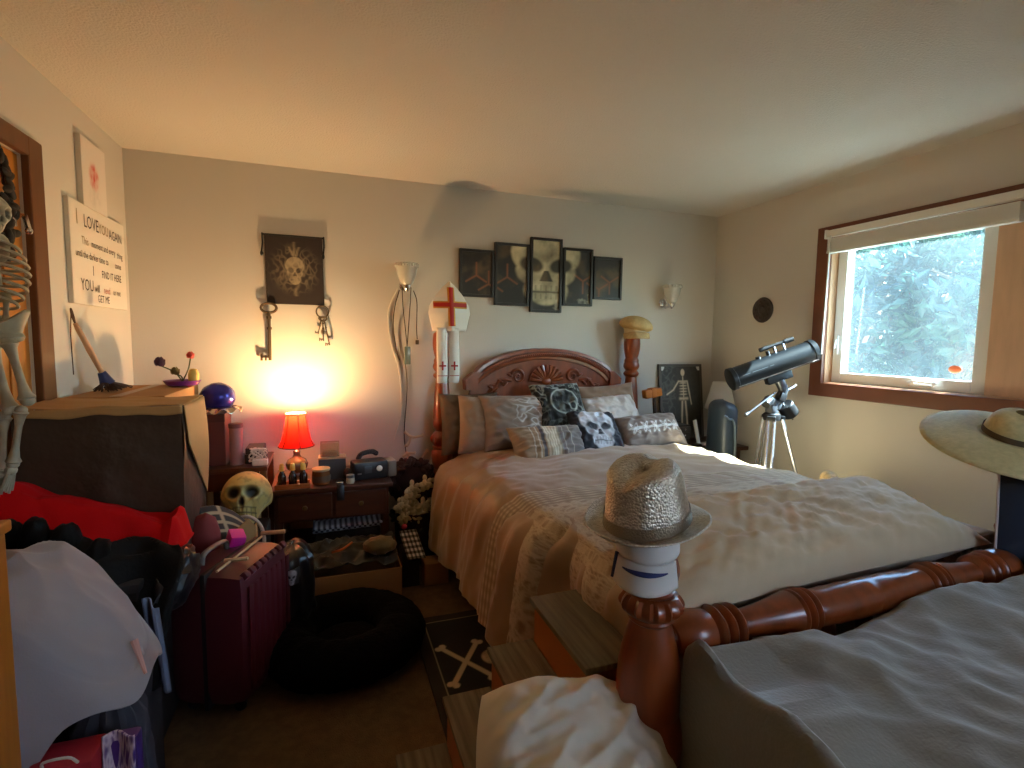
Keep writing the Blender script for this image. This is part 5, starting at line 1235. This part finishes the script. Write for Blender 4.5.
t = wallprint('lettered_canvas', 'white canvas with handwritten message about love on the left wall', 2.725, 3.35, 1.555, 2.005, lambda u, v: rgb(224, 216, 204), .018)
ink = mat('dark_ink', rgb(44, 34, 34), .6); ink2 = mat('tan_ink', rgb(150, 128, 84), .6); ink3 = mat('red_ink', rgb(170, 90, 70), .6)
AY, AZ, AN = V((0, 1, 0)), V((0, 0, 1)), V((1, 0, 0)); tx = LX+.020
def words(nm, mt, items):
    for s, y, z, sz in items:
        b = MB(); text_mesh(b, s, sz, (tx, y, z), AY*.82, AZ, AN, .0004); b.build(nm, mt, t, smooth=False)
words('tan_lettering', ink2, [('I', 2.785, 1.905, .095), ('YOU', 3.02, 1.905, .066), ('This', 2.83, 1.825, .05)])
words('dark_lettering', ink, [('LOVE', 2.86, 1.905, .082), ('AGAIN', 3.14, 1.90, .066), ('moment and every', 2.93, 1.825, .045), ('thing', 3.235, 1.818, .045), ('until the darker time to', 2.765, 1.765, .045), ('come', 3.20, 1.762, .045), ('I', 2.93, 1.695, .065), ('FIND IT HERE', 3.03, 1.695, .05), ('YOU', 2.80, 1.62, .075), ('will', 2.94, 1.62, .052), ('or not', 3.16, 1.622, .045), ('GET ME', 2.97, 1.575, .05)])
words('red_lettering', ink3, [('need', 3.045, 1.622, .048)])

# ------------------------------------------------------------------ door: wreath, hook, skeleton
b = MB()
wo = V((LX+.0, 2.10, 1.86))
for i in range(80):
    a = 2*pi*i/80
    for k in range(2):
        c = wo+V((.01+.012*k, cos(a)*.20+rn.uniform(-.02, .02), sin(a)*.24+rn.uniform(-.02, .02))); b.ell(c, (.010, .03, .014), R=M.Rotation(rn.random()*6, 3, 'X'), n=8)
tag(b.build('dark_wreath', mat('black_twig', rgb(36, 28, 24), .8)), 'dark oval wreath hanging on the door behind the skeleton', 'wreath')
b = MB(); HA, HB = at(14, 214, X=LX+.0), at(29, 231, X=LX+.07); b.tube([HA+V((-.014, 0, 0)), HA+V((.03, .0, -.004)), HB], .009, 8); b.ell(HB, (.012, .012, .012), n=8); b.box(HA+V((-.008, 0, 0)), (.008, .05, .08)); tag(b.build('door_hook', chrome_m), 'metal hook arm on the door beside the skeleton skull', 'hook')
sk_ = thing('hanging_skeleton', 'plastic skeleton hanging on the wooden door at the left edge', 'skeleton', (-.94, 2.05, .9))
SKY = 2.03
def sp(px, py, dy=0.): return at(px, py, Y=SKY)+V((0, dy, 0))
bgrey = mat('skeleton_grey', rgb(172, 164, 142), .55, var=.25, vscale=18)
def bone(b, a, c, r=.011, e=1.9):
    a, c = V(a), V(c); d_ = c-a; pts = [a+d_*t for t in (0, .05, .12, .3, .5, .7, .88, .95, 1)]
    b.tube(pts, [r*.6*e, r*e, r*1.3, r*.9, r*.85, r*.9, r*1.3, r*e, r*.6*e], 12)
    for q in (a, c): b.ell(q, (r*e*.8, r*e*.9, r*e*.75), n=10)
b = MB(); HO_ = sp(-20, 212); RR = M.Rotation(1.2, 3, 'Z'); skull3d(b, HO_, .085, RR, 64); skull_cols(b, HO_, .085, RR, rgb(186, 180, 160), rgb(50, 44, 36)); b.build('skull', attr_fl, sk_, ang=180)
b = MB(); spine = [sp(-18+i*1.2, 235+i*7.5) for i in range(14)]
for i, p in enumerate(spine): b.ell(p, (.016, .017, .011), n=10)
b.tube(spine, .008, 8); b.build('spine', bgrey, sk_)
b = MB(); bmf = []
rc = sp(-14, 266)
for i in range(8):
    z = .085-.024*i; rx = .062+.04*sin(pi*(i+1.5)/9); pts = [rc+V((cos(a)*rx, sin(a)*rx*.62, z-.022*(1+cos(a-1.2)))) for a in [2*pi*j/28 for j in range(28)]]
    b.tube(pts, .0052, 6, closed=True)
b.tube([rc+V((.045, -.05, .08)), rc+V((.055, -.06, -.06))], .009, 8, flat=.5); b.build('ribcage', bgrey, sk_)
b = MB(); b.ell(sp(0, 248), (.024, .035, .045), n=12, fn=lambda q, p: V((p.x, p.y*(1 if q.z > 0 else .5), p.z))); b.build('shoulder_blade', bgrey, sk_)
b = MB(); bone(b, sp(6, 296), sp(6, 322), .008); b.build('arm_bone', bgrey, sk_)
b = MB(); c = sp(1, 326)
b.grid(lambda u, v: c+V((cos(2*pi*u)*(.042+.026*v), sin(2*pi*u)*(.028+.018*v), -.03+.06*v+.022*cos(4*pi*u)*v)), 36, 8, cu=True); b.ell(c+V((-.01, .02, -.01)), (.024, .018, .04), n=12)
b.tube([c+V((cos(a)*.04, sin(a)*.026, -.033)) for a in [2*pi*j/20 for j in range(20)]], .012, 8, closed=True); b.build('pelvis', bgrey, sk_, solid=.008)
for nm, pr in (('femur', ((12, 341), (31, 400))), ('femur', ((-8, 343), (10, 410))), ('tibia', ((21, 410), (13, 464))), ('tibia', ((4, 416), (2, 470)))):
    dy = -.02 if pr[0][0] > 0 and nm == 'femur' else 0
    b = MB(); bone(b, sp(pr[0][0], pr[0][1], dy), sp(*pr[1], dy), .0125 if nm == 'femur' else .011)
    if nm == 'tibia': bone(b, sp(pr[0][0]-5, pr[0][1]+4, .02), sp(pr[1][0]-4, pr[1][1], .02), .006)
    b.build(nm, bgrey, sk_)
for x, y in ((11, 470), (0, 474)):
    b = MB(); b.ell(sp(x, y), (.016, .02, .018), n=10)
    for k in range(5):
        b.tube([sp(x, y)+V((0, -.008*k+.016, -.005)), sp(x-1-k*.6, y+14)+V((0, -.009*k+.016, 0)), sp(x-2-k, y+24-abs(k-1)*2)+V((0, -.010*k+.016, 0))], [.0062, .005, .0035], 7)
    b.build('foot', bgrey, sk_)
b = MB(); b.tube([sp(-14, 190), sp(-16, 170), V((LX-.03, SKY+.05, 2.03))], .002, 5); b.build('hanging_cord', cord_m, sk_)

# ------------------------------------------------------------------ heap in front of the big box
hp1 = thing('laundry_hamper', 'black fabric hamper under the red cloth', 'hamper', (-.80, 1.98, 0))
MB().bx(-1.03, -.56, 1.80, 2.22, .002, .66, .03).build('basket', mat('hamper_black', rgb(26, 24, 26), .8), hp1)
MB().bx(-1.035, -.555, 1.795, 2.225, .635, .665, .01).build('rim', mat('hamper_rim', rgb(34, 32, 34), .7), hp1)
red_f = mat('red_fleece', rgb(196, 8, 12), .9, bump=.3, bscale=200, spec=.2)
def redcloth(u, v):
    x = -1.03+.535*u; y = 2.185-.30*v
    z0 = .93-.20*u; z = z0-(.0 if v < .35 else (v-.35)*.35)-.02*ridge(u*3, v*2, 2.)+.012*nz(u*6, v*6)
    if u > .86: z += .05*sst(.86, .95, u)-.10*sst(.93, 1, u); 
    return V((x, y, max(z, .672)))
b = MB(); b.grid(redcloth, 70, 50); tag(b.build('red_cloth', red_f, solid=.012), 'bright red cloth spread in front of the big dark box', 'cloth')
blk_f = mat('black_velour', rgb(9, 9, 10), .8, bump=.4, bscale=120, bdist=.004, spec=.25)
bg_ = thing('black_garment', 'black ruffled garment with rounded lobes lying on the red cloth', 'clothing', (-.75, 1.8, .6))
b = MB(); b.grid(lambda u, v: V((-1.0+.53*u+.02*sin(v*5), 1.93-.22*v-.02*sin(u*14), .80-.11*u-.34*v**2+.035*ridge(u*4, v*3, 5.))), 60, 40); b.build('body', blk_f, bg_, solid=.03)
for px, py, s in ((18, 525, .05), (42, 523, .05), (72, 530, .055), (104, 548, .06), (128, 560, .055), (150, 556, .04), (168, 552, .045)):
    Y_ = 1.93 if px < 120 else 1.98; c = at(px, py, Y=Y_); b = MB()
    b.ell(c+V((-.01, -.03, -.05)), (s*.75, s*1.0, s*1.9), R=M.Rotation(.5, 3, 'X') @ M.Rotation(.25, 3, 'Y'), n=20, fn=lambda q, p: p*(1+.12*nz(q.x*3+px, q.y*3, q.z*3))); b.build('lobe', blk_f, bg_, ang=180)
b = MB(); b.ell((-.505, 1.93, .60), (.06, .13, .105), R=M.Rotation(.5, 3, 'Y'), n=36, fn=lambda q, p: p*(1+.22*nz(q.x*2.5, q.y*2.5, q.z*2.5)+.10*ridge(q.x*3, q.y*3, q.z*3))); tag(b.build('black_pouch', mat('black_leather', rgb(28, 27, 30), .4)), 'shiny black leather pouch hanging beside the suitcase handle', 'pouch')
t = thing('shoe_bin', 'dark bin on the floor below the leather pouch, left of suitcase', 'bin', (-.62, 1.85, 0))
MB().bx(-.70, -.50, 1.62, 1.78, .002, .50, .02).build('bin_body', mat('bin_navy', rgb(20, 20, 28), .8), t); MB().bx(-.705, -.495, 1.615, 1.785, .48, .505, .008).build('rim', black_m, t)
# grey sheet over a hamper
sheet_m = mat('grey_jersey', rgb(150, 146, 150), .9, bump=.3, bscale=300, bdist=.001, sheen=.3)
def sheet(u, v):
    a = 2*pi*u; ca, sa = cos(a), sin(a); sq = (abs(ca)**2.6+abs(sa)**2.6)**(-1/2.6); x0, y0 = -.70, 1.50
    top = lambda X: .875-.55*sst(-.02, .30, X)*.5-.03*sst(0, -.2, X)
    if v < .5:
        r = v*2; X, Y = ca*sq*.23*r, sa*sq*.20*r; z = top(X)-.05*r**4
        z += .020*ridge(X*7+Y*3, Y*5, 2.)+.010*ridge(X*14-Y*6, Y*9, 7.)
    else:
        q = (v-.5)*2; X0 = ca*sq*.23; zb = .36+.20*sst(-.04, .14, X0)
        z = top(X0)-.05-(top(X0)-.05-zb)*q
        r = 1+.14*q**.8+min(1, (top(X0)-zb)/.45)**2*(.17*q**.8*sin(a*9+1.3+1.2*nz(q*1.5, ca*2, sa*2))+.05*q*ridge(a*2.5, z*2, 3.))
        X, Y = ca*sq*.23*r, sa*sq*.20*r
        z += .02*q*sin(a*7+1.3)
    return V((x0+X, y0+Y, z))
b = MB(); b.grid(sheet, 150, 90, cu=True); tag(b.build('grey_sheet', sheet_m, solid=.006, ang=180), 'pale grey jersey sheet draped over a basket at lower left', 'sheet')
t = thing('wicker_basket', 'dark basket under the grey sheet at lower left', 'basket', (-.72, 1.47, 0))
b = MB(); b.lathe([(.12, .002), (.135, .02), (.15, .58), (.13, .60)], (-.73, 1.50, 0), n=30); b.build('basket_body', mat('dark_basket', rgb(36, 30, 28), .9, bump=.8, bscale=80), t); b = MB(); b.lathe([(.148, .565), (.156, .58), (.15, .595)], (-.73, 1.50, 0), n=30); b.build('rim', black_m, t)
b = MB(); b.grid(lambda u, v: V((-.52+.04*u+.02*v, 1.70+.02*sin(u*6)+.01*v, .66-.27*v-.03*u)), 12, 24); tag(b.build('shirt_sleeve', mat('pale_blue_cotton', rgb(104, 112, 134), .9), solid=.006), 'pale blue shirt sleeve hanging down between grey sheet and suitcase', 'clothing')
b = MB(); b.grid(heap(-.515, 1.43, .07, .065, .55, .10, folds=5, fa=.12, seed=4., wr=.02), 50, 36, cu=True); tag(b.build('dark_trousers', mat('charcoal_cloth', rgb(58, 58, 66), .9)), 'charcoal trousers bunched under the edge of grey sheet', 'clothing')
b = MB(); c = at(134, 640, Y=1.46); b.tube([c, c+V((.03, -.03, -.075))], [.009, .004], 8); tag(b.build('pink_strap', mat('pale_pink', rgb(206, 160, 150), .7)), 'thin pale pink strap sticking out below grey sheet', 'strap')
gb = thing('red_gift_bag', 'red paper bag at the bottom left below grey sheet', 'bag', (-.56, 1.26, 0))
b = MB(); b.bx(-.60, -.485, 1.245, 1.33, .002, .525, .006); b.build('bag_body', mat('red_paper', rgb(170, 36, 50), .6), gb)
b = MB(); b.tube(curve_pts([(-.57, 1.25, .525), (-.56, 1.235, .55), (-.52, 1.235, .55), (-.51, 1.25, .525)], 16), .003, 6); b.build('handle', white_m, gb)
def purp(u, v): return mix(rgb(70, 30, 120), rgb(214, 206, 220), min(1, scroll_art(u*2, v*2, 3., .2)))
b = MB(); b.grid(lambda u, v: V((-.482+.065*u, 1.272+.015*sin(u*5)+.02*v, .20+.34*v)), 50, 80, purp); pg_ = tag(b.build('purple_wrapper', attr_print, solid=.004), 'purple and white printed packet beside the red paper bag', 'packet')
b = MB(); b.bx(-.480, -.420, 1.30, 1.34, .002, .52, .01); b.build('packet_body', mat('purple_pack', rgb(66, 36, 110), .5), pg_)
# wooden dresser whose edge shows at the left border
dr_ = thing('pine_dresser', 'orange wooden cabinet whose edge shows at lower left border', 'cabinet', (-.8, .9, 0))
MB().bx(-1.03, -.558, .75, 1.16, .002, 1.06, .004).build('body', door_m, dr_, smooth=False); MB().bx(-1.035, -.553, .74, 1.172, 1.06, 1.082, .005).build('top', door_m, dr_, smooth=False)

# between the big box and the nightstand
t = thing('striped_duffel', 'dark duffel bag with pale stripes wedged beside the big box', 'bag', (-.46, 2.62, .3))
def dufcol(u, v): return rgb(176, 156, 120) if (abs(v-.60) < .014 or abs(v-.72) < .014 or abs(v-.50) < .012 or abs(v-.82) < .016 or abs(v-.92) < .018 or abs(u-.35) < .02) else rgb(40, 32, 26)
b = MB(); b.grid(lambda u, v: V((-.53+.16*u+.05*sin(pi*v), 2.42+.25*u+.02*sin(v*6), .30+.40*v-.18*u*u)), 30, 90, dufcol); b.build('front', attr_cloth, t, solid=.01)
b = MB(); b.bx(-.545, -.40, 2.47, 2.66, .002, .46, .04); b.build('bag_body', mat('duffel_dark', rgb(34, 28, 24), .8), t)
b = MB(); HO2 = V((-.385, 2.60, .46)); b.tube([HO2+V((cos(a)*.085, sin(a)*.04, sin(a)*.115)) for a in [2*pi*i/48 for i in range(48)]], .008, 10, closed=True); tag(b.build('white_hoop', mat('hoop_white', rgb(190, 184, 176), .4)), 'white plastic hoop standing in front of giant skull jaw', 'hoop')
t = thing('paper_bag', 'open kraft paper bag between duffel and white hoop', 'bag', (-.40, 2.55, .3))
RK = M.Rotation(.4, 3, 'Z')
b = MB(); KB = V((-.375, 2.52, .002)); b.prism([(-.045, 0), (.045, 0), (.05, .56), (.02, .60), (-.05, .54)], .006, KB, RK @ V((1, 0, 0)), V((0, 0, 1)), RK @ V((0, -1, 0))); b.prism([(-.045, 0), (.045, 0), (.05, .53), (-.05, .52)], .004, KB+V((.0, .07, 0)), RK @ V((1, 0, 0)), V((0, 0, 1)), RK @ V((0, -1, 0)))
b.prism([(0, 0), (.07, 0), (.07, .55), (0, .56)], .005, KB+RK @ V((.045, -.0, 0)), V((0, 1, 0)), V((0, 0, 1)), V((1, 0, 0))); b.build('bag_body', mat('kraft', rgb(186, 142, 88), .85), t, smooth=False)
b = MB(); b.ell((-.49, 2.335, .60), (.06, .05, .10), n=20, fn=lambda q, p: p*(1+.08*nz(q.x*3, q.y*3, q.z*3))); tag(b.build('red_cushion', mat('dull_red', rgb(126, 44, 42), .8)), 'dull red cushion squeezed between red cloth and suitcase', 'cushion')
b = MB(); b.tube([(-.30, 2.50, .535), (-.20, 2.48, .54)], .010, 8); tag(b.build('wood_dowel', oak_m), 'short pale wooden stick on top behind the suitcase', 'stick')
